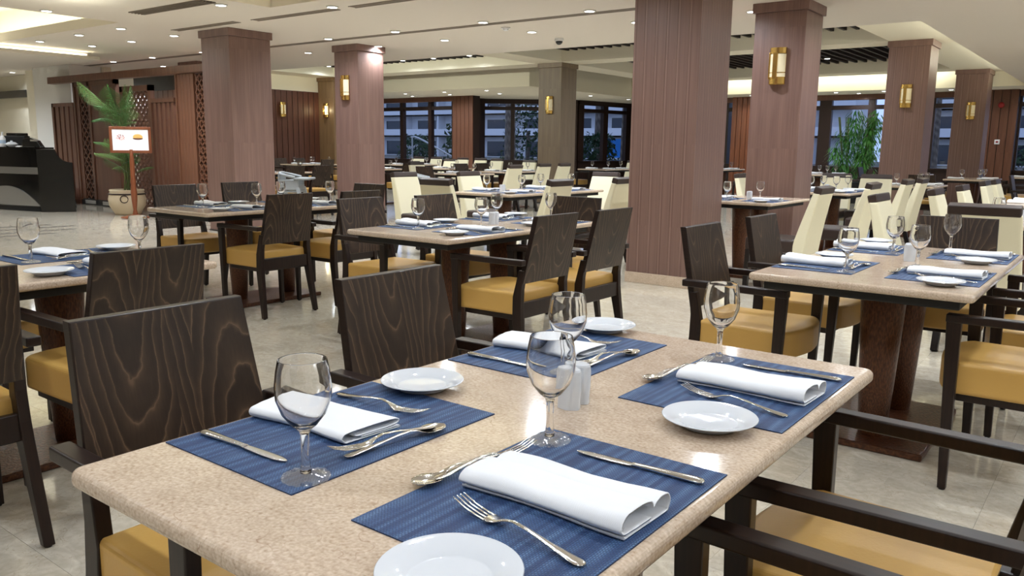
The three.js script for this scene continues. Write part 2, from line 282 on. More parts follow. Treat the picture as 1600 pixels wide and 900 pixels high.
// raised bay: beams, fascias, slats
{
  const beam = (name, g, label) => struct(name, g, M.cream2, label);
  beam('beam', [span(-17.15, -1.07, HB, HT, -14.95, -14.3)], 'cream ceiling beam crossing above the row of slim pillars');
  beam('beam', [span(-9.62, -8.93, HB, HT + 0.001, -14.3, -10.3), span(-9.62, -8.93, HB, HT + 0.001, -20.5, -14.95)], 'cream ceiling beam running away above the olive pillar');
  beam('beam', [span(-17.15, -16.31, HB, HT, -14.3, -10.3)], 'cream ceiling beam above the boarded wall');
  beam('beam', [span(-2.36, -1.08, HB, HT, -22.0, -10.3)], 'broad white ceiling beam running away above the sconce pillars');
  beam('beam', [span(-8.93, -2.36, HB, HT, -20.5, -19.78)], 'far cream ceiling beam before the window bulkhead');
  struct('trim_3', [span(-17.4, -17.19, H + 0.002, HT, -15.88, -10.05), span(-17.4, -0.86, H + 0.132, HT, -10.25, -10.05), span(-1.06, -0.86, H + 0.132, HT, -22.2, -10.25)], M.cream2, 'plaster sides of the raised ceiling bay');
  struct('trim_4', [span(-22, -15.4, 2.72, HT, -18.35, -15.9), span(-15.4, -10.95, 2.72, HT, -21.5, -15.9), span(-13.2, -10.95, 2.72, HT, -24.6, -21.5), span(-10.95, -8.6, 2.72, HT, -24.6, -20.95), span(-8.6, 8, 2.72, HT, -22.55, -20.95)], M.cream2, 'plaster bulkhead with downlights above the windows');
  // slatted coffers, slats running away from the camera
  const slat = box(0.055, 0.14, 1);
  const bays = [[-16.25, -9.7, -14.28, -10.3], [-8.85, -2.4, -14.28, -10.3], [-17.1, -9.7, -15.85, -14.97], [-8.85, -2.4, -19.75, -14.97]];
  bays.forEach(([x0, x1, z0, z1], k) => {
    const c = structGroup('ceiling_grille', ['dark slatted ceiling over the bay left of the olive pillar', 'dark slatted ceiling over the bay right of the olive pillar', 'dark slatted ceiling before the left windows', 'dark slatted ceiling over the far right bay'][k]);
    part('backing', span(x0, x1, HT + 0.02, HT + 0.06, z0, z1), M.black, c);
    for (let x = x0 + 0.1; x < x1; x += 0.21) { const m = part('slat', slat, M.slat, c); m.scale.z = z1 - z0; m.position.set(x, HT - 0.08, (z0 + z1) / 2); }
  });
  const lights = [[-13.0, 2.95, -10.34, 6.2, 'warm light strip hidden behind the ceiling edge left of the olive pillar']];
  for (const [x, y, z, w, label] of lights) {
    const fit = thing('cove_light', label, 'cove light'); part('light_strip', span(x - w / 2, x + w / 2, H + 0.14, H + 0.17, z - 0.06, z), M.strip, fit);
    const a = new THREE.RectAreaLight(COVEC, COVE * 5, w, 0.1); a.position.set(x, H + 0.25, z - 0.07); a.lookAt(x, HB + 0.15, z - 4); scene.add(a);
  }
  const fit = thing('cove_light', 'warm light strip on the far beam washing the window bulkhead', 'cove light'); part('light_strip', span(-8.5, -2.5, HB + 0.02, HB + 0.06, -20.56, -20.5), M.strip, fit);
  const b = new THREE.RectAreaLight(COVEC, COVE * 1.6, 6, 0.1); b.position.set(-5.5, HB + 0.1, -20.57); b.lookAt(-5.5, HB + 0.08, -24); scene.add(b);
  const fit2 = thing('cove_light', 'warm light strip washing the white beam above the sconce pillars', 'cove light'); part('light_strip', span(-1.12, -1.07, H + 0.14, H + 0.17, -20.5, -10.6), M.strip, fit2);
  const c = new THREE.RectAreaLight(COVEC, COVE * 1.6, 9.9, 0.05); c.position.set(-1.14, H + 0.155, -15.5); c.lookAt(-3, HB + 0.3, -15.5); scene.add(c);
}
// dropped bulkhead over the counter with a lit edge
{
  const t = structGroup('trim_5', 'dropped ceiling panel over the reception counter with a glowing edge');
  part('panel', [span(-22, -13.3, 2.62, 2.66, -6.5, 6), span(-22, -13.62, 2.66, H, -6.5, 6), span(-13.3, -13.2, 2.62, 2.675, -6.5, 6)], M.ceiling, t);
  const fit = thing('cove_light', 'bright light strip along the dropped ceiling edge by the counter', 'cove light');
  part('light_strip', span(-13.6, -13.56, 2.665, 2.74, -6.45, 5.5), M.strip, fit);
  const a = new THREE.RectAreaLight(COVEC, COVE, 11.9, 0.07); a.position.set(-13.54, 2.71, -0.5); a.lookAt(-10, 2.9, -0.5); scene.add(a);
}
// ---- pillars
function pillar(xn, zn, w, top, mat, label, { planks = 0, cap = 0.1, plinth = false } = {}) {   // xn, zn: the corner nearest the camera
  const t = structGroup('pillar', label, [xn - w / 2, 0, zn - w / 2]), h = w / 2, y0 = plinth ? 0.1 : 0.02, y1 = top - (cap ? cap : 0);
  if (!planks) part('panel', [rbox(w, y1 - y0, w, 0.006, 0, (y0 + y1) / 2, 0)], mat, t);
  else {
    part('panel', [span(-h + 0.016, h - 0.016, y0, y1, -h + 0.016, h - 0.016)], M.darkWood, t);
    const pw = w / planks, g = rbox(pw - 0.0008, y1 - y0, 0.016, 0.0018, 0, (y0 + y1) / 2, 0), gs = [0, 1, 2].map((k) => { const c = g.clone(), uv = c.attributes.uv, p = c.attributes.position; for (let i = 0; i < uv.count; i++) uv.setXY(i, p.getX(i) / pw + 0.5, p.getY(i) + k * 0.73); return c; });
    for (let s = 0; s < 4; s++) for (let i = 0; i < planks; i++) {
      const m = part('plank', gs[(i * 2 + s) % 3], M.veneer, t), a = s * Math.PI / 2, o = -h + pw * (i + 0.5);
      m.rotation.y = a; m.position.set(Math.sin(a) * (h - 0.008) + Math.cos(a) * o * 1, 0, Math.cos(a) * (h - 0.008) - Math.sin(a) * o);
    }
  }
  if (cap) part('capital', rbox(w + 0.05, cap, w + 0.05, 0.006, 0, top - cap / 2, 0), mat, t);
  part('plinth', rbox(w + (plinth ? 0.012 : 0.02), y0, w + (plinth ? 0.012 : 0.02), 0.004, 0, y0 / 2, 0), plinth ? M.marble : M.darkWood, t, plinth ? 'pale stone plinth' : undefined);
  return t;
}
pillar(-1.888, -6.0, 0.64, H, M.pillar, 'thick wood-veneered pillar rising through the whole photo', { planks: 6, plinth: true });
pillar(-8.685, -6.0, 0.66, H, M.pillar, 'wood pillar at the end of the carved screens');
const P2 = pillar(-8.52, -8.13, 0.54, H, M.pillar, 'slim wood pillar with one brass sconce, lit from above');
const P5 = pillar(-1.70, -8.10, 0.545, H, M.pillar, 'wood pillar with a brass sconce just right of the thick pillar');
const P6 = pillar(-1.72, -14.34, 0.64, HB, M.pillar, 'wood pillar with a brass sconce below the white beam', { planks: 6 });
const P7 = pillar(-1.66, -20.2, 0.64, HB, M.pillar, 'farthest wood pillar with a brass sconce below the white beam', { planks: 5 });
const P3 = pillar(-8.95, -14.34, 0.6, HB, M.olive, 'olive-brown pillar where two cream beams cross');
const P8 = pillar(-16.45, -14.4, 0.64, HB, M.amber, 'amber-brown pillar with a glowing sconce beside the slim pillar');
pillar(-13.15, -8.3, 0.6, H, M.pillar, 'wood pillar rising behind the carved lattice screen');
// ---- sconces
function sconce([x, y, z], turn, label, lit) {
  const t = thing('wall_sconce', label, 'wall sconce', [x, y, z], turn);
  const half = (r, h, k = 0.62) => new THREE.CylinderGeometry(r, r, h, 24, 1, false, -Math.PI / 2, Math.PI).scale(1, 1, k);
  part('back_plate', rbox(0.17, 0.38, 0.012, 0.004, 0, 0, 0.006), M.brass, t);
  part('shade', half(0.083, 0.24).translate(0, 0.0, 0.012), lit ? M.shadeLit : M.shade, t);
  part('brass_band', half(0.088, 0.07).translate(0, -0.15, 0.012), M.brass, t); part('brass_band', half(0.088, 0.06).translate(0, 0.155, 0.012), M.brass, t); part('brass_band', half(0.0855, 0.008).translate(0, -0.07, 0.012), M.brass, t);
  part('brass_bar', rbox(0.05, 0.27, 0.012, 0.004, -0.012, 0, 0.064), M.brass, t); part('brass_bar', rbox(0.012, 0.27, 0.03, 0.004, -0.082, 0, 0.03), M.brass, t);
  if (lit) { const l = new THREE.PointLight(new THREE.Color(1, 0.85, 0.5), 0.25); l.position.set(x + Math.sin(turn) * 0.11, y, z + Math.cos(turn) * 0.11); l.castShadow = true; scene.add(l); }
}
sconce([-1.96, 2.11, -8.09], 0, 'brass half-round wall light on the pillar nearest the thick pillar');
sconce([-2.03, 2.15, -14.33], 0, 'brass half-round wall light on the pillar before the bamboo plant');
sconce([-1.94, 2.155, -20.19], 0, 'brass half-round wall light on the farthest pillar');
sconce([-8.79, 2.115, -8.12], 0, 'brass half-round wall light on the slim pillar lit from above');
sconce([-16.75, 2.17, -14.39], 0, 'brass half-round wall light on the amber pillar beside the slim pillar', true);
sconce([-9.24, 2.155, -14.33], 0, 'brass half-round wall light on the olive-brown pillar');
sconce([-17.03, 2.15, -13.15], Math.PI / 2, 'brass half-round wall light on the dark boarded wall');

// ---- window walls: a run of frames, panes and a low sill along A -> B
let winN = 0;
function windowRun(A, B, posts, label, { transom = 2.33, headWood = true } = {}) {
  const dx = B[0] - A[0], dz = B[1] - A[1], L = Math.hypot(dx, dz);
  const t = structGroup('window_' + (++winN), label, [A[0], 0, A[1]], Math.atan2(-dz, dx));
  part('sill', [span(0, L, 0, 0.8, -0.1, 0.1), span(0, L, 0.8, 0.84, -0.14, 0.14)], M.bronze, t);
  part('header', [span(0, L, 2.58, 2.73, -0.1, 0.1)], headWood ? M.warm : M.bronze, t);
  part('transom', [span(0, L, transom, transom + 0.11, -0.06, 0.06)], M.bronze, t);
  for (const [a, b] of posts) part('mullion', [span(a, b, 0.84, 2.58, -0.07, 0.07)], M.bronze, t);
  for (let i = 0; i < posts.length - 1; i++) {
    const a = posts[i][1], b = posts[i + 1][0];
    if (b - a > 0.1) { part('pane', new THREE.PlaneGeometry(b - a, transom - 0.84).translate((a + b) / 2, (transom + 0.84) / 2, 0), M.pane, t); part('pane', new THREE.PlaneGeometry(b - a, 2.58 - transom - 0.11).translate((a + b) / 2, (2.58 + transom + 0.11) / 2, 0), M.pane, t); }
  }
}
windowRun([-22, -18.2], [-15.35, -18.2], [[0, 0.15], [1.6, 1.72], [3.1, 3.22], [4.33, 4.47], [5.55, 5.68], [6.52, 6.65]], 'dark framed windows left of the boarded pier');
windowRun([-15.6, -19.4], [-13.1, -21.4], [[0, 0.14], [1.1, 1.22], [2.2, 2.34], [3.08, 3.2]], 'dark framed windows between boarded pier and olive pillar', { headWood: false, transom: 2.38 });
windowRun([-13.1, -21.4], [-12.6, -24.4], [[0, 0.25], [1.2, 1.42], [2.36, 2.65], [2.9, 3.04]], 'dark framed windows right of the olive pillar', { headWood: false, transom: 2.36 });
windowRun([-8.6, -22.4], [8, -22.4], [[0, 0.12], [0.4, 0.55], [1.05, 1.2], [2.7, 3.02], [3.95, 4.12], [5.4, 5.55], [6.55, 6.7], [7.2, 7.4], [8.6, 8.72], [10.2, 10.32], [12, 12.12], [14, 14.12], [16.45, 16.6]], 'dark framed windows behind the bamboo plant');
struct('wall_far', [span(-12.6, -8.6, 0, 2.73, -24.6, -24.4), span(-8.7, -8.6, 0, 2.73, -24.4, -22.4), span(-22, -15.3, 0, 0.01, -18.4, -18.3)], M.darkWood, 'dark wall hidden behind the thick pillar');
function pier(x0, x1, z, y1, n, mat, label, turn = 0) {
  const t = structGroup('pillar', label, [(x0 + x1) / 2, 0, z], turn), w = x1 - x0, pw = w / n, g = rbox(pw - 0.012, y1, 0.03, 0.006, 0, y1 / 2, 0.165);
  part('panel', span(-w / 2, w / 2, 0, y1, -0.15, 0.15), M.darkWood, t);
  for (let i = 0; i < n; i++) { const m = part('plank', g, mat, t); m.position.x = -w / 2 + pw * (i + 0.5); }
}
pier(-15.4, -14.6, -18.25, 2.73, 5, M.warm, 'boarded wood pier between the left windows');
pier(-8.02 - 0.28, -7.55, -22.3, 2.72, 5, M.orangeWood, 'orange-lit boarded pier just right of the thick pillar');
pier(-1.95, -1.25, -22.25, 2.72, 4, M.warm, 'boarded wood pier carrying the red alarm bell');
struct('trim_6', [span(-22, -14.7, 0, 2.73, -18.36, -18.3).translate(0, 0, -0.2), span(-15.6, -15.3, 0, 2.73, -19.5, -18.3)].slice(1), M.bronze, 'dark return beside the boarded pier');
// dark boarded wall left of the slim pillar
{
  const t = structGroup('wall_boarded', 'dark boarded wall panel seen between two wood pillars');
  part('panel', [span(-17.3, -17.1, 0, 2.66, -14.6, -9.4)], M.darkWood, t);
  part('plaster', [span(-17.3, -17.12, 2.66, HT, -14.6, -9.4), span(-22, -17.3, 0, HT, -14.7, -14.6)], M.cream2, t);
  const g = rbox(0.03, 2.66, 0.165, 0.008, -17.09, 1.33, 0);
  for (let i = 0; i < 28; i++) { const m = part('plank', g, M.redWood, t); m.position.z = -14.5 + i * 0.18; }
  const w = structGroup('wall_screened', 'dark wooden wall behind the carved screens');
  part('panel', [span(-17, -12.3, 0, H, -9.2, -9.1)], M.darkWood, w);
  for (let i = 0; i < 23; i++) { const m = part('plank', rbox(0.19, 2.35, 0.03, 0.008, 0, 1.175, -9.085), M.warm, w); m.position.x = -16.85 + i * 0.2; }
}

// ---- wooden screens on one line
{
  const Z = -7.18;
  struct('beam', [rbox(6.85, 0.13, 0.16, 0.006, -13.225, 2.45, Z)], M.warmPale, 'long wooden beam running above the carved screens');
  const slats = (t, x0, x1, y0, y1, n, mat, w = 0.5) => { const p = (x1 - x0) / n, g = rbox(p * w, y1 - y0, 0.05, 0.006, 0, (y0 + y1) / 2, Z); for (let i = 0; i < n; i++) { const m = part('slat', g, mat, t); m.position.x = x0 + p * (i + 0.5); } };
  const lattice = (x0, x1, y0, y1, nx, ny) => {                     // crossing diagonal bars with lobed knots
    const gs = [], px = (x1 - x0) / nx, py = (y1 - y0) / ny;
    for (let i = 0; i < nx; i++) for (let j = 0; j < ny; j++) {
      const x = x0 + px * i, y = y0 + py * j;
      gs.push(bar(V3(x, y, Z), V3(x + px, y + py, Z), 0.022, 0.03), bar(V3(x + px, y, Z), V3(x, y + py, Z), 0.022, 0.03));
      const k = new THREE.TorusGeometry(Math.min(px, py) * 0.26, 0.009, 4, 10); k.translate(x + px / 2, y + py / 2, Z); gs.push(k);
    }
    return gs;
  };
  let t = thing('wooden_screen', 'low wooden screen of upright slats beside the white column', 'screen');
  part('frame', [span(-16.65, -15.72, 1.93, 2.0, Z - 0.04, Z + 0.04), span(-16.65, -15.72, 0, 0.1, Z - 0.04, Z + 0.04), span(-16.65, -16.57, 0, 2, Z - 0.04, Z + 0.04)], M.warm, t); slats(t, -16.55, -15.72, 0.1, 1.93, 4, M.warm, 0.72);
  t = thing('wooden_screen', 'tall wooden screen with one carved strip behind the black counter', 'screen');
  part('frame', [span(-15.68, -15.62, 0.1, 2.38, Z - 0.04, Z + 0.04), span(-15.1, -15.02, 0.12, 2.38, Z - 0.04, Z + 0.04), span(-14.1, -14.02, 0.12, 2.38, Z - 0.04, Z + 0.04), span(-15.68, -14.02, 2.3, 2.38, Z - 0.04, Z + 0.04)], M.warm, t);
  part('board', span(-15.02, -14.1, 0.12, 2.3, Z - 0.02, Z + 0.02), M.warm, t); part('board', span(-15.62, -15.48, 0.12, 2.3, Z - 0.02, Z + 0.02), M.warm, t); part('backing', span(-15.48, -15.1, 0.12, 2.3, Z - 0.05, Z - 0.03), M.darkWood, t);
  { const c = part('carved_lattice', lattice(-15.46, -15.12, 0.14, 2.28, 2, 13), M.warm, t); c.userData.kind = 'stuff'; }
  part('plinth', [span(-15.68, -14.02, 0, 0.12, Z - 0.05, Z + 0.02)], M.black, t); for (const x of [-15.3, -14.6]) part('vent', box(0.42, 0.07, 0.01, x, 0.06, Z + 0.026), M.satin, t);
  t = thing('wooden_screen', 'framed lattice screen of carved diamonds behind the palm', 'screen');
  part('frame', [span(-13.87, -13.77, 0.05, 2.24, Z - 0.04, Z + 0.04), span(-12.9, -12.8, 0.05, 2.24, Z - 0.04, Z + 0.04), span(-13.87, -12.8, 2.14, 2.24, Z - 0.04, Z + 0.04), span(-13.87, -12.8, 0, 0.12, Z - 0.04, Z + 0.04)], M.warm, t);
  { const c = part('carved_lattice', lattice(-13.77, -12.9, 0.12, 2.14, 6, 15), M.warm, t); c.userData.kind = 'stuff'; }
  t = thing('wooden_screen', 'low open wooden screen of upright slats right of the lattice', 'screen');
  part('rail', span(-12.8, -12.06, 1.93, 2.0, Z - 0.04, Z + 0.04), M.warm, t); part('rail', span(-12.8, -12.06, 0, 0.1, Z - 0.04, Z + 0.04), M.warm, t); slats(t, -12.78, -12.06, 0.1, 1.93, 5, M.warm, 0.55);
  t = thing('wooden_screen', 'tall pale wooden screen with a carved strip beside the wood pillar', 'screen');
  part('frame', [span(-12.0, -11.96, 0, 2.38, Z - 0.04, Z + 0.04), span(-11.15, -11.1, 0, 2.38, Z - 0.04, Z + 0.04)], M.warmPale, t); slats(t, -11.96, -11.46, 0, 2.38, 5, M.warmPale, 0.96);
  { const c = part('carved_lattice', lattice(-11.42, -11.17, 0.02, 2.36, 2, 16), M.warmPale, t); c.userData.kind = 'stuff'; }
  part('backing', span(-11.46, -11.12, 0.01, 2.37, Z - 0.05, Z - 0.03), M.darkWood, t);
  slats(t, -11.1, -9.85, 0, 2.38, 8, M.warmPale, 0.96);
  struct('trim_7', [span(-17.2, -15.72, 0, 0.3, -7.05, -6.75).translate(0, 0, 0)], M.white, 'low white plinth beside the counter');
}

// ================================================================ CEILING FITTINGS
const downProto = (() => {
  const t = new THREE.Group(); tag(t, '', 'downlight');
  part('trim_ring', new THREE.TorusGeometry(0.062, 0.012, 6, 24).rotateX(Math.PI / 2), M.ring, t);
  part('lamp_lens', new THREE.CylinderGeometry(0.055, 0.055, 0.012, 20).translate(0, -0.002, 0), M.lamp, t); return t;
})();
function downlight(x, y, z, label, group, power = 1) {
  dup(downProto, 'downlight', label, group, [x, y, z]);
  const s = new THREE.SpotLight(WARM, SPOT * power, 0, 1.45, 0.85, 2); s.position.set(x, y - 0.02, z); s.target.position.set(x, 0, z); s.castShadow = true; s.shadow.radius = 2.6; s.shadow.mapSize.set(256, 256); scene.add(s, s.target);
}
const ORD = ['first', 'second', 'third', 'fourth', 'fifth', 'sixth', 'seventh', 'eighth', 'ninth', 'tenth', 'eleventh', 'twelfth', 'thirteenth', 'fourteenth', 'fifteenth', 'sixteenth', 'seventeenth', 'eighteenth'];
function lightRow(spots, y, phrase, group, power = 1) { spots.forEach(([x, z], i) => downlight(x, y, z, 'small round downlight, ' + ORD[i] + ' from the left ' + phrase, group, power)); }
const onZ = (xs, z) => xs.map((x) => [x, z]);
lightRow(onZ([-19.2, -17.7, -16.3, -14.67, -13.26, -11.66, -10.06, -8.42, -7.04, -5.5, -3.94, -2.44, -0.9, 0.7], -7.48), H - 0.004, 'in the nearer long row', 'downlights in the paired rows');
lightRow(onZ([-17.73, -14.68, -10.15, -8.45, -7.06, -5.49, -3.91, -2.44, -0.87, 0.7], -8.5), H - 0.004, 'in the farther long row', 'downlights in the paired rows');
lightRow([[-12.43, -6.0], [-11.29, -6.05], [-10.08, -6.04]], H - 0.004, 'in the row before the screens', 'downlights near the trays');
lightRow([[-12.55, -5.26], [-11.23, -5.24], [-10.04, -5.24]], H - 0.004, 'beside the glowing tray edge', 'downlights near the trays');
downlight(-9.31, H - 0.004, -3.97, 'small round downlight at the right corner of the glowing tray'); downlight(-7.17, H - 0.004, -4.9, 'small round downlight left of the top-edge tray'); downlight(-6.21, H - 0.004, -5.68, 'small round downlight between two short air slots');
// the same grid carried on over the front tables and to the sides, mostly above the frame
const gridLights = [[-4.5, -5.7], [-2.8, -5.0], [-1.2, -5.0], [0.4, -5.0], [2.0, -5.0], [-8.2, -2.6], [-2.1, -3.3], [-0.6, -3.3], [1.0, -3.3], [2.6, -3.3], [-7.6, -1.2], [-2.1, -1.5], [-0.5, -1.5], [1.1, -1.5], [2.7, -1.5], [-8, 0.6], [-6, 0.6], [-4.2, 0.6], [-2.4, 0.6], [-0.8, 0.6], [0.8, 0.6], [2.6, 0.6], [-6.5, 2.8], [-4.3, 2.8], [-2.2, 2.8], [0, 2.8], [2.2, 2.8]];
for (const x of [4.2, 5.8, 7.2]) for (const z of [2.8, 0.6, -1.5, -3.3, -5.0, -7.48, -8.5, -11, -13.5, -16]) gridLights.push([x, z]);
for (const x of [0.6, 2.4]) for (const z of [-11, -13.2, -15.6, -18.5]) gridLights.push([x, z]);
for (const x of [2.3]) for (const z of [-7.48, -8.5]) gridLights.push([x, z]);
for (const x of [-19.5, -18]) gridLights.push([x, -11], [x, -13.2]);
for (const [x, z] of [[-15.3, -4.3], [-16.7, -5.4], [-18.4, -5.4], [-20, -4.8], [-15.2, -2], [-17, -2]]) downlight(x, 2.616, z, 'small round downlight in the dropped panel over the counter', 'downlights over the counter', 1.3);
for (const [x, z] of gridLights) downlight(x, H - 0.004, z, 'small round downlight in the grid over the nearer tables', 'downlights over the nearer tables', x > 4 ? 0.55 : z > -4 && x < 3 ? 0.6 : x > 0.5 ? 0.8 : 1);
lightRow([[-17.3, -16.5], [-16.4, -17.4], [-15.8, -16.5], [-14.9, -17.4], [-14.3, -16.5], [-13.3, -17.7], [-12.8, -16.5], [-11.6, -17.4], [-11.5, -19.6], [-11.4, -21.6], [-7.5, -21.5], [-5.2, -21.3], [-4.8, -21.9], [-4.05, -21.3], [-2.6, -21.5], [-0.6, -21.5], [1.5, -21.5]], 2.716, 'in the window bulkhead', 'downlights in the window bulkhead', 0.8);
lightRow(onZ([-15.9, -13.2, -12.2, -11.1], -13.8), HT - 0.16, 'among the left dark slats', 'downlights between the slats', 1);
lightRow([[-15.2, -11.6], [-12.8, -11.6], [-11, -11.6], [-7.6, -11.6], [-7.2, -13.2], [-5.8, -11.6], [-5, -13.2], [-4, -11.6], [-3, -13.2], [-7.6, -16], [-7, -18.4], [-5.6, -16], [-4.6, -18.4], [-3.6, -16]], HT - 0.16, 'among the dark slats over the raised bay', 'downlights between the slats', 1.2);
{
  let t = thing('air_grille', 'dark louvred air grille in the ceiling above the counter side', 'air grille', [-7.83, H, -4.68]);
  part('frame', [span(-0.75, 0.75, -0.012, 0, -0.1, -0.085), span(-0.75, 0.75, -0.012, 0, 0.085, 0.1)], M.slot, t); part('backing', span(-0.75, 0.75, -0.004, 0, -0.085, 0.085), M.black, t);
  for (let i = 0; i < 4; i++) part('louvre', span(-0.75, 0.75, -0.014, -0.004, -0.07 + i * 0.04, -0.055 + i * 0.04), M.slot, t);
  const slot = (x0, x1, z, label) => { const g = thing('air_slot', label, 'air slot', [(x0 + x1) / 2, H, z]); const w = (x1 - x0) / 2; part('frame', [span(-w, w, -0.006, 0, -0.06, -0.045), span(-w, w, -0.006, 0, 0.045, 0.06)], M.slot, g); part('backing', span(-w, w, -0.003, 0, -0.045, 0.045), M.slot, g); };
  slot(-17.5, -0.9, -7.66, 'long narrow air slot beside the far row of downlights'); slot(-9.6, -8.15, -5.77, 'short narrow air slot above the wood pillar'); slot(-7.85, -6.3, -5.82, 'short narrow air slot before the glowing tray'); slot(-6.05, -4.3, -5.83, 'short narrow air slot ending at the top photo edge');
  t = thing('dome_camera', 'small dark dome camera under the ceiling', 'camera', [-5.57, H, -9.27]); part('housing', new THREE.CylinderGeometry(0.06, 0.065, 0.04, 20).translate(0, -0.02, 0), M.plastic, t); part('dome', new THREE.SphereGeometry(0.05, 18, 10, 0, 6.3, Math.PI / 2, Math.PI / 2).translate(0, -0.04, 0), M.gloss, t);
  const smoke = thing('smoke_detector', 'white round smoke detector left of the dome camera', 'smoke detector', [-5.56, H, -8.02]); part('base', lathe([[0, 0], [0.06, 0], [0.058, -0.018], [0, -0.018]], 24), M.plastic, smoke); part('sensor', lathe([[0, -0.018], [0.035, -0.018], [0.03, -0.04], [0, -0.042]], 24), M.plastic, smoke);
  const s2 = dup(smoke, 'smoke_detector', 'white round smoke detector on the plain ceiling at right', null, [-0.05, H, -8.4]);
  t = thing('fire_bell', 'round red fire alarm bell on the boarded pier', 'alarm bell', [-1.59, 2.36, -22.06]); part('dome', new THREE.SphereGeometry(0.07, 20, 10, 0, 6.3, 0, Math.PI / 2).rotateX(Math.PI / 2).translate(0, 0, 0.03), M.red, t); part('base', new THREE.CylinderGeometry(0.06, 0.06, 0.04, 16).rotateX(Math.PI / 2).translate(0, 0, 0.01), M.red, t);
  t = thing('call_point', 'small white switch plate on the boarded pier', 'switch', [-1.6, 1.5, -22.07]); part('plate', rbox(0.11, 0.11, 0.03, 0.01), M.plastic, t); part('button', rbox(0.05, 0.04, 0.012, 0.004, 0, 0, 0.018), M.red, t);
}
// ================================================================ FURNITURE
// ---- tables
const COLW = 0.092;
function makeTable(W, L) {
  const t = new THREE.Group(); tag(t, '', 'table');
  const top = new THREE.ExtrudeGeometry(roundRect(W - 0.024, L - 0.024, 0.012), { depth: 0.006, bevelEnabled: true, bevelThickness: 0.012, bevelSize: 0.012, bevelSegments: 5, curveSegments: 8 }); top.rotateX(-Math.PI / 2); top.translate(0, 0.732, 0);
  part('tabletop', boxUV(top), M.marble, t);
  part('underframe', rbox(W - 0.1, 0.035, L - 0.1, 0.004, 0, 0.7015, 0), M.black, t);
  const col = lathe([[0, 0.03], [0.056, 0.03], [0.07, 0.25], [COLW, 0.684], [0, 0.684]], 32).scale(1, 1, 1), o = L > 1 ? 0.23 : 0;
  for (const z of o ? [-o, o] : [0]) part('column', col.clone().translate(0, 0, z), M.hammered, t);
  part('base_plate', rbox(0.46, 0.03, L > 1 ? 0.78 : 0.5, 0.008, 0, 0.015, 0), M.hammered, t);
  return t;
}
const tableLong = makeTable(0.80, 1.39), tableFour = makeTable(0.80, 1.48), tableSquare = makeTable(0.82, 0.84), tableMid = makeTable(0.82, 1.12);

// ---- wooden armchair, faces +z
function makeArmchair(v) {
  const t = new THREE.Group(); tag(t, '', 'armchair');
  const seat = new THREE.Shape(); seat.moveTo(-0.215, -0.17); seat.lineTo(0.215, -0.17); seat.lineTo(0.228, 0.2); seat.quadraticCurveTo(0.2, 0.262, 0, 0.275); seat.quadraticCurveTo(-0.2, 0.262, -0.228, 0.2); seat.closePath();
  const sg = new THREE.ExtrudeGeometry(seat, { depth: 0.086, bevelEnabled: true, bevelThickness: 0.016, bevelSize: 0.014, bevelOffset: -0.014, bevelSegments: 4, curveSegments: 12 }); sg.rotateX(Math.PI / 2); sg.translate(0, 0.462, 0);
  part('seat', boxUV(sg), M.tan, t);
  // solid back board, leaning and slightly narrower at the top
  const bs = new THREE.Shape([[-0.212, 0.53], [0.212, 0.53], [0.192, 0.885], [-0.192, 0.885]].map(([x, y]) => new THREE.Vector2(x, y)));
  const bg = new THREE.ExtrudeGeometry(bs, { depth: 0.022, bevelEnabled: true, bevelThickness: 0.004, bevelSize: 0.003, bevelOffset: -0.003, bevelSegments: 2 });
  { const p = bg.attributes.position; for (let i = 0; i < p.count; i++) { const y = p.getY(i); p.setZ(i, p.getZ(i) - 0.208 - Math.pow(Math.max(0, y - 0.5), 1.25) * 0.26); } bg.computeVertexNormals(); }
  part('backrest', bg, [M.back[v], M.frame], t);
  const prof = [[-0.25, 0.006], [-0.222, 0.006], [-0.158, 0.33], [-0.155, 0.46], [-0.187, 0.6], [-0.222, 0.6], [-0.208, 0.5], [-0.208, 0.4], [-0.214, 0.33]];
  for (const s of [-1, 1]) {
    const g = extrude(prof.map(([z, y]) => [-z, y]), 0.034, 0.003); g.rotateY(Math.PI / 2); g.translate(-0.017, 0, 0);
    warp(g, (p) => { p.x += s * (0.196 + 0.03 * (1 - p.y / 0.6)); });
    part('leg', boxUV(g), M.frame, t);
    const f = extrude([[-0.21, 0.006], [-0.182, 0.006], [-0.186, 0.64], [-0.236, 0.64]].map(([z, y]) => [z, y]), 0.03, 0.003); f.rotateY(Math.PI / 2); f.scale(1, 1, 1); f.translate(s * 0.25 - 0.015, 0, 0);
    part('leg', boxUV(f), M.frame, t);
    const a = rbox(0.042, 0.03, 0.475, 0.005, 0, 0.645, 0); warp(a, (p) => { const k = (0.236 - (p.z + 0.0)) / 0.47; p.x += s * (0.25 - 0.012 * k); }); a.translate(0, 0, 0.0);
    part('armrest', boxUV(a), M.frame, t);
    part('foot_glide', new THREE.CylinderGeometry(0.011, 0.011, 0.006, 10).translate(s * 0.226, 0.003, -0.236), M.black, t); part('foot_glide', new THREE.CylinderGeometry(0.011, 0.011, 0.006, 10).translate(s * 0.25, 0.003, 0.196), M.black, t);
  }
  part('rear_rail', rbox(0.41, 0.085, 0.024, 0.004, 0, 0.385, -0.19), M.frame, t);
  part('seat_frame', rbox(0.4, 0.03, 0.36, 0.004, 0, 0.345, 0.01), M.frame, t);
  return t;
}
const armProto = [0, 1, 2, 3].map(makeArmchair);
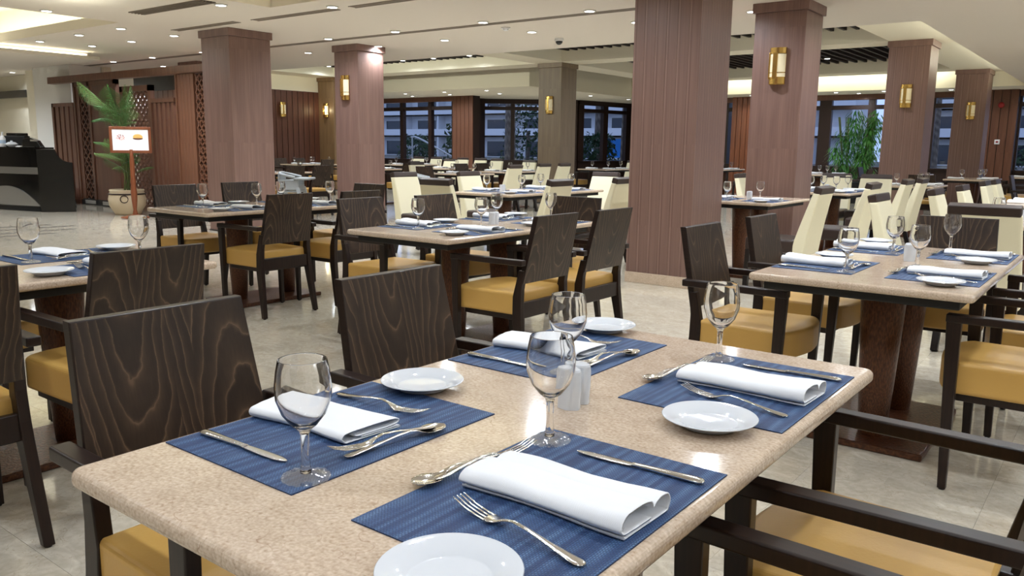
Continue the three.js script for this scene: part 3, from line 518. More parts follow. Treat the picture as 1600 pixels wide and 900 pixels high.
// ---- cream upholstered chair, faces +z
const creamProto = (() => {
  const t = new THREE.Group(); tag(t, '', 'chair');
  const back = new THREE.Shape(); back.moveTo(0.16, 0.3); back.lineTo(0.245, 0.3); back.quadraticCurveTo(0.285, 0.6, 0.352, 0.875); back.lineTo(0.29, 0.875); back.quadraticCurveTo(0.205, 0.62, 0.15, 0.42); back.closePath();
  const bg = new THREE.ExtrudeGeometry(back, { depth: 0.39, bevelEnabled: true, bevelThickness: 0.02, bevelSize: 0.014, bevelOffset: -0.014, bevelSegments: 3, curveSegments: 10 }); bg.rotateY(Math.PI / 2); bg.translate(-0.195, 0, 0);
  warp(bg, (p) => { p.x *= 1.06 - 0.14 * clamp((p.y - 0.3) / 0.56, 0, 1); });
  part('backrest', boxUV(bg), M.cream, t);
  const cg = rbox(0.386, 0.06, 0.066, 0.01, 0, 0, 0); cg.rotateX(-0.27); cg.translate(0, 0.899, -0.328); part('head_band', boxUV(cg), M.brownLeather, t);
  part('seat', rbox(0.45, 0.12, 0.44, 0.025, 0, 0.41, 0.05, 3), M.brownLeather, t);
  for (const s of [-1, 1]) { part('leg', bar(V3(s * 0.2, 0.005, 0.25), V3(s * 0.2, 0.36, 0.24), 0.042, 0.042), M.darkLeg, t); part('leg', bar(V3(s * 0.195, 0.005, -0.3), V3(s * 0.195, 0.36, -0.2), 0.04, 0.045), M.darkLeg, t); }
  return t;
})();
// ---- grey high chair
function highChair(pos, turn, label) {
  const t = thing('high_chair', label, 'high chair', pos, turn);
  for (const sx of [-1, 1]) for (const sz of [-1, 1]) part('leg', bar(V3(sx * 0.27, 0, sz * 0.25), V3(sx * 0.17, 0.56, sz * 0.14), 0.05, 0.055), M.grey, t);
  part('seat', [rbox(0.34, 0.04, 0.3, 0.015, 0, 0.5, 0), rbox(0.36, 0.08, 0.03, 0.012, 0, 0.56, 0.14), rbox(0.03, 0.16, 0.3, 0.012, -0.17, 0.6, 0), rbox(0.03, 0.16, 0.3, 0.012, 0.17, 0.6, 0)], M.grey, t);
  part('backrest', [rbox(0.36, 0.26, 0.035, 0.015, 0, 0.66, -0.16), tubeAlong([V3(-0.2, 0.72, 0.1), V3(-0.19, 0.77, -0.12), V3(0, 0.79, -0.17), V3(0.19, 0.77, -0.12), V3(0.2, 0.72, 0.1)], 0.022)], M.grey, t);
  part('tray', rbox(0.44, 0.035, 0.26, 0.017, 0, 0.7, 0.2, 3), M.grey, t);
  part('foot_bar', rbox(0.4, 0.03, 0.06, 0.01, 0, 0.24, 0.2), M.grey, t);
}

// ---- tableware
const glassG = lathe([[0, 0.008], [0.0085, 0.0085], [0.0078, 0.0125], [0.0072, 0.018], [0.0058, 0.04], [0.0062, 0.066], [0.009, 0.0735], [0.019, 0.0815], [0.0315, 0.098], [0.0395, 0.12], [0.0405, 0.138], [0.038, 0.16], [0.0345, 0.1775], [0.0335, 0.178], [0.0328, 0.177], [0.0362, 0.16], [0.0386, 0.138], [0.0377, 0.121], [0.0298, 0.1], [0.018, 0.0855], [0.008, 0.0795], [0, 0.0775]], 40);
const glassFootG = warp(lathe([[0, 0], [0.032, 0], [0.0355, 0.001], [0.036, 0.0025], [0.034, 0.0042], [0.026, 0.0062], [0.016, 0.009], [0.009, 0.0125]], 72), (p) => { const a = Math.atan2(p.z, p.x), r = Math.hypot(p.x, p.z); if (r > 0.008 && p.y > 0.0005) p.y += 0.0007 * Math.sin(a * 18) * Math.sin(r * 420); });
const glassProto = (() => { const t = new THREE.Group(); tag(t, '', 'glass'); part('bowl', glassG, M.glass, t); part('foot', glassFootG, M.footGlass, t); return t; })();
const plateG = lathe([[0, 0.0015], [0.044, 0.0015], [0.0455, 0], [0.049, 0], [0.05, 0.003], [0.066, 0.0115], [0.0815, 0.0158], [0.083, 0.0172], [0.0815, 0.0184], [0.069, 0.0153], [0.056, 0.0112], [0.049, 0.0065], [0.046, 0.0052], [0, 0.0048]], 56);
const spoonG = (() => {                                               // tip at -z, handle end at +z
  const st = []; const P = [[-0.1, 0.002, 0.0075], [-0.097, 0.009, 0.0062], [-0.09, 0.0155, 0.0045], [-0.078, 0.0192, 0.0028], [-0.066, 0.0188, 0.0026], [-0.055, 0.014, 0.004], [-0.047, 0.007, 0.0075], [-0.04, 0.0042, 0.0105], [-0.025, 0.0034, 0.0132], [0.0, 0.0034, 0.0118], [0.03, 0.0044, 0.0086], [0.06, 0.0062, 0.0056], [0.082, 0.0082, 0.0038], [0.094, 0.0085, 0.003], [0.0995, 0.0055, 0.0028], [0.101, 0.001, 0.0028]];
  for (const [z, w, y] of P) { const bowl = z < -0.047 ? clamp((-0.047 - z) / 0.02, 0, 1) * clamp((z + 0.101) / 0.015, 0, 1) : 0; st.push([z, w, y, 0.0052 * bowl, 0.0024]); } return loft(st, 9);
})();
const forkG = (() => {
  const h = loft([[-0.048, 0.0105, 0.003, 0, 0.0022], [-0.04, 0.0118, 0.0028, 0, 0.0024], [-0.03, 0.0085, 0.005, 0, 0.0026], [-0.02, 0.0045, 0.0092, 0, 0.003], [-0.005, 0.0034, 0.0128, 0, 0.0032], [0.02, 0.0036, 0.0112, 0, 0.0032], [0.05, 0.005, 0.007, 0, 0.0028], [0.078, 0.0078, 0.0038, 0, 0.0026], [0.094, 0.0085, 0.003, 0, 0.0026], [0.0995, 0.0055, 0.0028, 0, 0.002], [0.101, 0.001, 0.0028, 0, 0.001]], 5);
  const gs = [h]; for (const x of [-0.0088, -0.003, 0.003, 0.0088]) gs.push(loft([[-0.101, 0.0007, 0.0135, 0, 0.001], [-0.096, 0.0013, 0.0118, 0, 0.0018], [-0.08, 0.0016, 0.0066, 0, 0.002], [-0.06, 0.0017, 0.0038, 0, 0.0022], [-0.044, 0.0018, 0.0029, 0, 0.0022]], 4).translate(x, 0, 0));
  return merge(gs);
})();
const knifeBladeG = loft([[-0.105, 0.0006, 0.0032, 0, 0.0008], [-0.1, 0.0045, 0.0032, 0, 0.001], [-0.085, 0.0082, 0.0032, 0, 0.0012], [-0.05, 0.0092, 0.0032, 0, 0.0016], [-0.012, 0.0078, 0.0034, 0, 0.002], [-0.004, 0.0058, 0.004, 0, 0.003]], 5), knifeHandleG = loft([[-0.006, 0.0062, 0.004, 0, 0.006], [0.0, 0.0052, 0.004, 0, 0.006], [0.03, 0.006, 0.0042, 0, 0.007], [0.08, 0.0086, 0.0045, 0, 0.0078], [0.1, 0.0092, 0.0045, 0, 0.0076], [0.106, 0.0066, 0.0045, 0, 0.006], [0.108, 0.001, 0.0045, 0, 0.002]], 8);
// napkin: a band of cloth folded into two soft lobes, swept along z, open at both ends
function napkinGeo(v) {
  const W = 0.062, path = [];
  const lobe = (x0, x1, h, a0, a1, n) => { const r = h / 2; for (let i = 0; i <= n; i++) { const a = mix(a0, a1, i / n); path.push([a > Math.PI / 2 && a < 3 * Math.PI / 2 ? x0 + r + r * Math.cos(a) : x1 - r + r * Math.cos(a), r + 0.002 + r * Math.sin(a)]); } };
  if (v === 0) {                                                     // two rolled lobes with a crease between
    const add = (x, y) => path.push([x, y]);
    add(0.012, 0.0065); add(-0.03, 0.006); add(-0.052, 0.007); add(-0.06, 0.013); add(-0.056, 0.021); add(-0.044, 0.0262); add(-0.01, 0.0275); add(0.012, 0.0245); add(0.019, 0.0165); add(0.0245, 0.0205); add(0.038, 0.0235); add(0.055, 0.0215); add(0.0615, 0.013); add(0.0575, 0.0045); add(0.046, 0.0018); add(-0.046, 0.0018); add(-0.052, 0.0042);
  } else { const add = (x, y) => path.push([x, y]); add(0.03, 0.0085); add(-0.035, 0.0078); add(-0.052, 0.0095); add(-0.057, 0.0135); add(-0.05, 0.0175); add(-0.01, 0.0195); add(0.03, 0.0182); add(0.052, 0.0158); add(0.058, 0.0095); add(0.052, 0.003); add(0.04, 0.0018); add(-0.05, 0.0018); add(-0.056, 0.0045); add(-0.03, 0.005); add(0.02, 0.0055); }
  const c = new THREE.CatmullRomCurve3(path.map(([x, y]) => V3(x, y, 0)), false, 'catmullrom', 0.4), n = 72, th = 0.0011, segs = 26, L = v ? 0.245 : 0.262;
  const P = c.getPoints(n), pos = [], idx = [];
  const ring = []; const nor = P.map((p, i) => { const a = P[Math.max(0, i - 1)], b = P[Math.min(n, i + 1)], d = b.clone().sub(a).normalize(); return V3(-d.y, d.x, 0); });
  for (let i = 0; i <= n; i++) ring.push([P[i].x + nor[i].x * th, P[i].y + nor[i].y * th]); for (let i = n; i >= 0; i--) ring.push([P[i].x - nor[i].x * th, P[i].y - nor[i].y * th]);
  const m = ring.length;
  for (let j = 0; j <= segs; j++) {
    const s = j / segs, z = (s - 0.5) * L, puff = 1 + (v ? 0.12 : 0.2) * Math.pow(s, 3) * s + 0.05 * Math.sin(s * 9 + v), sway = 0.0035 * Math.sin(s * 5 + v * 2), wid = 1 + 0.03 * Math.sin(s * 7 + 1) - (v ? 0.1 * s : 0.02);
    for (const [x, y] of ring) { const w = N(x * 40, y * 60, z * 22 + v * 9) * 0.0012; pos.push(x * wid + sway, Math.max(0.0012, 0.0012 + (y - 0.0012) * puff + (y > 0.004 ? w : 0)), z + (x * (v ? 0.22 : 0.05)) * (v ? (1 - s) - 0.3 : 1)); }
  }
  for (let j = 0; j < segs; j++) for (let i = 0; i < m; i++) { const a = j * m + i, b = j * m + (i + 1) % m; idx.push(a, b, a + m, b, b + m, a + m); }
  for (let i = 0; i < n; i++) { const a = i, b = i + 1, c2 = m - 1 - i, d = m - 2 - i; idx.push(a, c2, b, b, c2, d); const o = segs * m; idx.push(o + a, o + b, o + c2, o + b, o + d, o + c2); }
  const g = new THREE.BufferGeometry(); g.setAttribute('position', new THREE.Float32BufferAttribute(pos, 3)); g.setAttribute('uv', new THREE.Float32BufferAttribute(pos.flatMap((_, i) => i % 3 ? [] : [pos[i], pos[i + 2]]), 2)); g.setIndex(idx); g.computeVertexNormals(); return g;
}
const napG = [napkinGeo(0), napkinGeo(1)];
const matG = boxUV(new THREE.BoxGeometry(0.45, 0.002, 0.322).translate(0, 0.001, 0));
const shakerG = (() => {
  const g = new THREE.CylinderGeometry(0.021, 0.0215, 0.072, 36, 10, false); g.translate(0, 0.036, 0);
  const cap = lathe([[0.021, 0.072], [0.0195, 0.0752], [0.015, 0.077], [0, 0.0776]], 36); const m = merge([g, cap]);
  warp(m, (p) => { const k = 1 + 0.035 * Math.sin(p.y * 34) ; const a = Math.atan2(p.z, p.x), r = Math.hypot(p.x, p.z); const s = r > 0.015 && p.y < 0.07 ? 0.0009 * Math.sin(a * 6 + p.y * 60) : 0; p.x = Math.cos(a) * (r + s) * 1.06 * k; p.z = Math.sin(a) * (r + s) * 0.8 * k; }); return m;
})();
const pos3 = V3();
function place(name, geo, mat, label, category, group, base, [lx, ly, lz], turn, side, extra) {   // side: +1 diner on the +x side, -1 on the -x side
  const a = side * Math.PI / 2, o = single(name, geo, mat, label, category, group);
  o.position.set(base[0] + lx * Math.cos(a) + lz * Math.sin(a), 0.7501 + ly, base[1] - lx * Math.sin(a) + lz * Math.cos(a));
  o.rotation.set(0, a + turn, 0); if (extra) extra(o); return o;
}
const knifeProto = (() => { const t = new THREE.Group(); tag(t, '', 'knife'); part('blade', knifeBladeG, M.blade, t); part('handle', knifeHandleG, M.steel, t); return t; })();
// one place setting; j is a small variation, where a phrase for the labels
function setting(base, side, where, j = 0, { full = true, nap = 0, group } = {}) {
  const at = ' at ' + where, e = (k) => 0.012 * N(j * 3.7 + k, 2.2, k);
  const G = (s) => group ? s + ' ' + group : undefined;
  place('placemat', matG, M.mat, 'woven blue placemat' + at, 'placemat', G('placemats'), base, [0, 0, 0], e(1) * 0.6, side);
  const nz = side > 0 ? 0.016 : 0.045;
  place('napkin', napG[nap], M.cloth, 'folded white cloth napkin' + at, 'napkin', G('napkins'), base, [e(2) + (nap ? 0.0 : -0.002), 0.002, nz], (nap ? 0.08 : 0.02) + e(3) * 4, side);
  { const gl = dup(glassProto, 'wine_glass', 'clear stemmed wine glass' + at, G('glasses'), [0, 0, 0], j), ga = side * Math.PI / 2, gx = 0.176 + e(4), gz = -0.126 + e(5); gl.position.set(base[0] + gx * Math.cos(ga) + gz * Math.sin(ga), 0.7522, base[1] - gx * Math.sin(ga) + gz * Math.cos(ga)); }
  place('side_plate', plateG, M.china, 'small white side plate' + at, 'plate', G('plates'), base, [-0.262 + e(6), 0.0025, 0.044 + e(7)], 0, side);
  if (!full) { place('spoon', spoonG, M.steel, 'steel spoon' + at, 'spoon', G('spoons'), base, [-0.02, 0.002, -0.138], Math.PI / 2 + 0.1, side); return; }
  const k = dup(knifeProto, 'table_knife', 'steel table knife' + at, G('knives'), [0, 0, 0]); const a = side * Math.PI / 2, kx = 0.163 + e(8) * 0.4, kz = 0.042;
  k.position.set(base[0] + kx * Math.cos(a) + kz * Math.sin(a), 0.7522, base[1] - kx * Math.sin(a) + kz * Math.cos(a)); k.rotation.y = a + 0.04;
  place('table_fork', forkG, M.steel, 'steel table fork' + at, 'fork', G('forks'), base, [-0.122 + e(9) * 0.5, 0.003, 0.03], (side > 0 ? -0.16 : 0.05), side, (o) => { o.scale.set(1.08, 1, 1.12); });
  place('spoon', spoonG, M.steel, 'steel dessert spoon' + at, 'spoon', G('spoons'), base, [-0.008, 0.003, side > 0 ? -0.152 : -0.132], Math.PI / 2 - 0.12 + e(10) * 3, side);
  place('dessert_fork', forkG, M.steel, 'small dessert fork' + at, 'fork', G('dessert forks'), base, [side > 0 ? 0.026 : 0.006, 0.0065, side > 0 ? -0.14 : -0.118], -Math.PI / 2 - 0.16 + e(11) * 3, side);
}
function shakers(x, z, where, turn = 0) {
  for (const [s, n] of [[-1, 'salt_shaker'], [1, 'pepper_shaker']]) { const o = single(n, shakerG, M.china, (s < 0 ? 'white china shaker, the nearer of the pair ' : 'white china shaker, the farther of the pair ') + where, 'shaker'); o.position.set(x - s * 0.003, 0.7502, z - s * 0.021); o.rotation.y = turn; }
}
// ---- the five four-seat tables set with armchairs
const SEAT = { ln: 'the near left seat', lf: 'the far left seat', rn: 'the near right seat', rf: 'the far right seat' };
const four = [
  { x: 0.388, z: -0.546, cz: -0.566, d: 0.341, name: 'the foremost table', label: 'marble-topped table filling the foreground, set for four' },
  { x: -2.175, z: -0.56, cz: -0.566, d: 0.341, name: 'the left-edge table', label: 'marble-topped table cut off by the left photo edge' },
  { x: 0.41, z: -3.2, cz: -3.28, d: 0.385, name: 'the right-hand table', label: 'marble-topped table behind the foremost one on the right' },
  { x: -2.02, z: -3.24, cz: -3.33, d: 0.37, name: 'the middle table', label: 'marble-topped table in mid photo before the thick pillar' },
  { x: -4.32, z: -3.29, cz: -3.37, d: 0.36, name: 'the left-pillar table', label: 'marble-topped table in front of the left wood pillar' },
];
four.forEach((f, k) => {
  dup(k > 1 ? tableFour : tableLong, 'marble_table', f.label, null, [f.x, 0, f.z]);
  for (const s of ['ln', 'lf', 'rn', 'rf']) {
    const side = s[0] === 'r' ? 1 : -1, z = f.cz + (s[1] === 'n' ? f.d : -f.d);
    setting([f.x + side * 0.222, z], side, SEAT[s] + ' of ' + f.name, k * 4 + (side > 0 ? 1 : 2) + (s[1] === 'n' ? 0 : 5), { nap: side > 0 || k > 1 ? 0 : 1 });
  }
  if (k !== 1) shakers(f.x + 0.018, f.cz - 0.025, 'on ' + f.name);
});
const chairs = [
  // x, z, facing (+x = 1, -x = -1), label
  [-0.14, -0.235, 1, 'dark grained armchair at the near left seat of the foremost table', 0], [-0.14, -0.915, 1, 'dark grained armchair at the far left seat of the foremost table', 1],
  [0.92, -0.225, -1, 'dark armchair cut off at the bottom right corner', 2], [0.92, -0.925, -1, 'dark armchair with tan seat tucked beside the foremost table on the right', 3],
  [-1.57, -0.11, -1, 'dark grained armchair cut by the left photo edge in front', 3], [-1.65, -0.745, -1, 'brown grained armchair back overlapping the nearest chair back', 0], [-2.72, -0.62, 1, 'dark armchair behind the wine glass at the left photo edge', 1],
  [-0.12, -2.9, 1, 'dark armchair at the near left seat of the right-hand table', 2], [-0.12, -3.66, 1, 'dark armchair at the far left seat of the second table on the right', 3],
  [0.95, -2.83, -1, 'dark armchair at the near right seat of the second table on the right', 0], [1.0, -3.58, -1, 'dark armchair at the far right seat of the second table on the right', 1],
  [-2.64, -3.06, 1, 'dark armchair facing right at the near left seat of the middle table', 2], [-2.58, -3.72, 1, 'dark armchair facing right at the far left seat of the middle table', 3],
  [-1.48, -2.89, -1, 'dark armchair seen from behind at the near right seat of the middle table', 0], [-1.46, -3.45, -1, 'dark armchair seen from behind next to the thick pillar', 1],
  [-4.98, -3.1, 1, 'dark armchair at the near left seat of the table before the left pillar', 1], [-5.1, -3.82, 1, 'dark armchair at the far left seat of the table before the left pillar', 2],
  [-3.86, -3.01, -1, 'dark armchair seen from behind with tan seat strip showing under its back', 3], [-3.84, -3.66, -1, 'dark armchair back with a pale lit top edge before the slim pillar', 0],
];
chairs.forEach(([x, z, f, label, v]) => dup(armProto[v], 'armchair', label, null, [x, 0, z], f * Math.PI / 2));
// armchairs standing at the far ends of the tables, facing the camera side
for (const [x, z, v, label] of [[0.45, -4.06, 1, 'dark armchair at the far end of the second table on the right'], [-1.98, -4.02, 2, 'dark swirl-grained armchair behind two chair backs by the thick pillar'], [-4.4, -4.25, 0, 'grey-brown armchair at the far end before the slim pillar']]) dup(armProto[v], 'armchair', label, null, [x, 0, z], 0);

// ---- smaller tables with cream chairs
const small = [
  // x, z, proto, phrase, seats [dx side, z offset]
  [-4.3, -6.4, tableSquare, 'the first small middle table', [[-1, 0], [1, -0.02]]],
  [-4.24, -7.32, tableSquare, 'the second small middle table', [[-1, 0], [1, 0]]],
  [-1.86, -7.3, tableMid, 'the thick pillar table', [[-1, 0.2], [1, 0.2]]],
  [-1.83, -9.75, tableMid, 'the sconce pillar table', [[-1, 0.2], [1, 0.2], [-1, -0.3], [1, -0.3]]],
  [0.58, -6.3, tableMid, 'the table behind the right cream chair', [[-1, 0.25], [1, 0.25]]],
  [0.58, -8.9, tableMid, 'the farther right-edge table', [[-1, 0.2], [1, 0.2], [-1, -0.3]]],
  [-1.5, -12.7, tableMid, 'the table before the bamboo-side pillar', [[-1, 0.2], [1, 0.2], [1, -0.3]]],
  [-8.72, -10.85, tableSquare, 'the table right behind the slim pillar', [[-1, 0], [1, 0]]],
  [-11.05, -8.4, tableLong, 'the table left of the slim pillar', [[-1, 0.3], [1, 0.3], [1, -0.3]]],
  [-15.7, -13.0, tableLong, 'the table before the boarded wall', [[-1, 0.3], [1, 0.3], [-1, -0.3], [1, -0.3]]],
  [-11.8, -11.7, tableSquare, 'the table just right of the slim pillar', [[-1, 0], [1, 0]]],
  [-11.3, -13.3, tableSquare, 'the nearer left-window table', [[-1, 0], [1, 0]]],
  [-9.15, -12.8, tableLong, 'the table before the olive pillar', [[-1, 0.3], [1, 0.3], [1, -0.3]]],
  [-9.1, -16.6, tableLong, 'the table right of the olive pillar', [[-1, 0.3], [1, 0.3], [1, -0.3]]],
  [-4.2, -17.4, tableLong, 'the table before the bamboo plant', [[-1, 0.3], [1, 0.3], [-1, -0.3], [1, -0.3]]],
  [-2.9, -19.2, tableLong, 'the table beside the bamboo plant', [[-1, 0.3], [1, 0.3], [1, -0.3]]],
  [-1.3, -17.0, tableLong, 'the table below the farthest sconce', [[-1, 0.3], [1, 0.3], [1, -0.3]]],
  [-0.5, -19.6, tableLong, 'the table before the boarded pier', [[-1, 0.3], [1, 0.3], [1, -0.3]]],
  [0.6, -14.6, tableMid, 'the farthest right-edge table', [[-1, 0.2], [1, 0.2]]],
  [-14.5, -15.4, tableLong, 'the farthest left-window table', [[-1, 0.3], [1, 0.3], [1, -0.3]]],
  [-7.4, -19.4, tableLong, 'the far table behind the thick pillar', [[1, 0.3], [1, -0.3]]],
];
small.forEach(([x, z, p, phrase, seats], k) => {
  dup(p, 'marble_table', 'pale marble table, ' + phrase, null, [x, 0, z]);
  const bw = 0.225;
  seats.forEach(([s, dz], i) => {
    if (k < 4) setting([x + s * bw, z + dz], s, ['the left seat', 'the right seat', 'the far left seat', 'the far right seat'][s < 0 ? (dz < -0.1 ? 2 : 0) : (dz < -0.1 ? 3 : 1)] + ' of ' + phrase, 30 + k * 5 + i, { full: false });
    else {
      const same = seats.filter((q) => q[0] === s).length > 1, at = ' at the ' + (same ? (dz > 0 ? 'near ' : 'far ') : '') + (s < 0 ? 'left' : 'right') + ' seat of ' + phrase, on = ' on ' + phrase, a = s * Math.PI / 2, P = (lx, lz) => [x + s * bw + lx * Math.cos(a) + lz * Math.sin(a), z + dz - lx * Math.sin(a) + lz * Math.cos(a)];
      let o = dup(glassProto, 'wine_glass', 'clear wine glass' + at, 'glasses' + on, [0, 0, 0]); let q = P(0.16, -0.1); o.position.set(q[0], 0.7502, q[1]);
      o = single('napkin', napG[0], M.cloth, 'folded white napkin' + at, 'napkin', 'napkins' + on); q = P(0, 0.02); o.position.set(q[0], 0.7502, q[1]); o.rotation.y = a;
      o = single('side_plate', plateG, M.china, 'small white plate' + at, 'plate', 'plates' + on); q = P(-0.2, 0.04); o.position.set(q[0], 0.7502, q[1]);
    }
  });
  if (k < 5) shakers(x - 0.02, z, 'on ' + phrase);
});
// cream chairs: x, z, facing R (+x) L (-x) N (away) S (towards the camera)
const FACE = { R: Math.PI / 2, L: -Math.PI / 2, N: Math.PI, S: 0 };
for (const [x, z, f, label] of [
  [0.5, -5.2, 'N', 'cream chair seen squarely from behind at right, with a wide dark head band'],
  [-1.27, -6.6, 'L', 'cream chair with brown seat just right of the thick pillar'], [-1.2, -7.95, 'L', 'cream chair with brown seat behind the one right of the thick pillar'],
  [0.04, -5.72, 'R', 'cream chair turned right, behind the second table on the right'], [-1.2, -9.45, 'L', 'cream chair leaning right, third from the thick pillar'], [-1.17, -10.1, 'L', 'cream chair leaning right, fourth from the thick pillar'],
  [0.17, -7.07, 'R', 'cream chair turned right, second in the right-hand row'], [0.2, -8.2, 'R', 'cream chair turned right, third in the right-hand row'], [0.18, -9.75, 'R', 'cream chair turned right, fourth in the right-hand row'], [0.2, -10.4, 'R', 'cream chair turned right, last in the right-hand row'],
  [-4.1, -5.42, 'N', 'cream chair with dark head band behind the middle table'], [-5.3, -6.2, 'R', 'cream chair with grey-lit head band behind the middle one'], [-5.08, -7.1, 'R', 'cream chair facing right beside the second small table'],
  [-3.55, -5.9, 'L', 'cream chair seen from behind left of the swirl-grained armchair'], [-3.45, -6.95, 'L', 'cream chair seen from behind touching the thick pillar on the left'], [-4.25, -8.15, 'S', 'cream chair facing the camera beyond the second small table'],
  [-2.5, -7.05, 'R', 'brown-seated cream chair half hidden by the thick pillar'], [-2.6, -9.7, 'R', 'cream chair seen in the gap right of the thick pillar'],
  [-2.1, -10.7, 'S', 'cream chair at the far end of the table by the sconce pillar, left one'], [-1.6, -10.75, 'S', 'cream chair at the far end of the table by the sconce pillar, right one'],
  [0.75, -5.3 - 0.02, 'N', ''],
]) if (label) dup(creamProto, 'cream_chair', label, null, [x, 0, z], FACE[f]);
function farChairs(list, make, name, phrase, group) {
  const rows = list.map(([x, z, f]) => { const t = small.reduce((a, b) => Math.hypot(b[0] - x, b[1] - z) < Math.hypot(a[0] - x, a[1] - z) ? b : a), dx = x - t[0], side = Math.abs(dx) < 0.5 ? (z < t[1] ? 'behind' : 'in front of') : dx < 0 ? 'left of' : 'right of'; return { x, z, f, key: side + ' ' + t[3] }; });
  for (const r of rows) {
    const same = rows.filter((q) => q.key === r.key).sort((a, b) => b.z - a.z || a.x - b.x), k = same.indexOf(r);
    dup(make(r), name, (same.length > 1 ? ['nearer ', 'farther ', 'third ', 'fourth ', 'fifth ', 'sixth '][k] : '') + phrase + ' ' + r.key, group, [r.x, 0, r.z], FACE[r.f]);
  }
}
farChairs([[-15.5, -16.4, 'S'], [-14.9, -16.5, 'S'], [-13.9, -16.5, 'S'], [-13.0, -16.2, 'S'], [-12.2, -15.9, 'S'], [-12.4, -14.3, 'S'], [-10.7, -15.3, 'S'], [-10.1, -15.6, 'S'], [-7.6, -15.2, 'S'], [-8.35, -12.45, 'L'], [-8.35, -13.15, 'L'], [-9.3, -18.0, 'S'], [-8.6, -17.9, 'S'], [-8.3, -16.9, 'L'], [-8.3, -16.3, 'L'], [-9.6, -10.85, 'R'], [-7.85, -10.85, 'L'], [-6.6, -19.8, 'L'], [-6.6, -19.2, 'L']], () => creamProto, 'cream_chair', 'distant cream chair', 'distant cream chairs');
farChairs([[-10.22, -8.0, 'L'], [-10.4, -8.72, 'L'], [-11.8, -8.1, 'R'], [-11.8, -8.7, 'R'], [-16.35, -12.7, 'R'], [-16.35, -13.3, 'R'], [-15.0, -12.7, 'L'], [-15.0, -13.3, 'L'], [-11.1, -11.6, 'L'], [-10.6, -13.3, 'L'], [-12.1, -13.3, 'R'], [-8.7, -10.05, 'N'], [-9.85, -12.4, 'R'], [-9.85, -13.1, 'R'], [-9.8, -16.3, 'R'], [-2.05, -16.7, 'R'], [-2.05, -17.3, 'R'], [-0.55, -16.7, 'L'], [-0.55, -17.3, 'L'], [-1.25, -19.4, 'R'], [0.3, -19.4, 'L'], [-4.95, -17.1, 'R'], [-4.95, -17.7, 'R'], [-3.45, -17.1, 'L'], [-3.65, -19.2, 'R'], [-0.15, -14.6, 'R'], [-1.5, -13.7, 'N']], (r) => armProto[(Math.abs(Math.round(r.x * 7 + r.z * 3))) % 4], 'armchair', 'distant dark armchair', 'distant dark armchairs');
highChair([-9.55, 0, -7.62], 2.22, 'grey plastic high chair before the slim pillar on its left'); highChair([-8.05, 0, -9.05], 2.22, 'grey plastic high chair just right of the slim pillar');

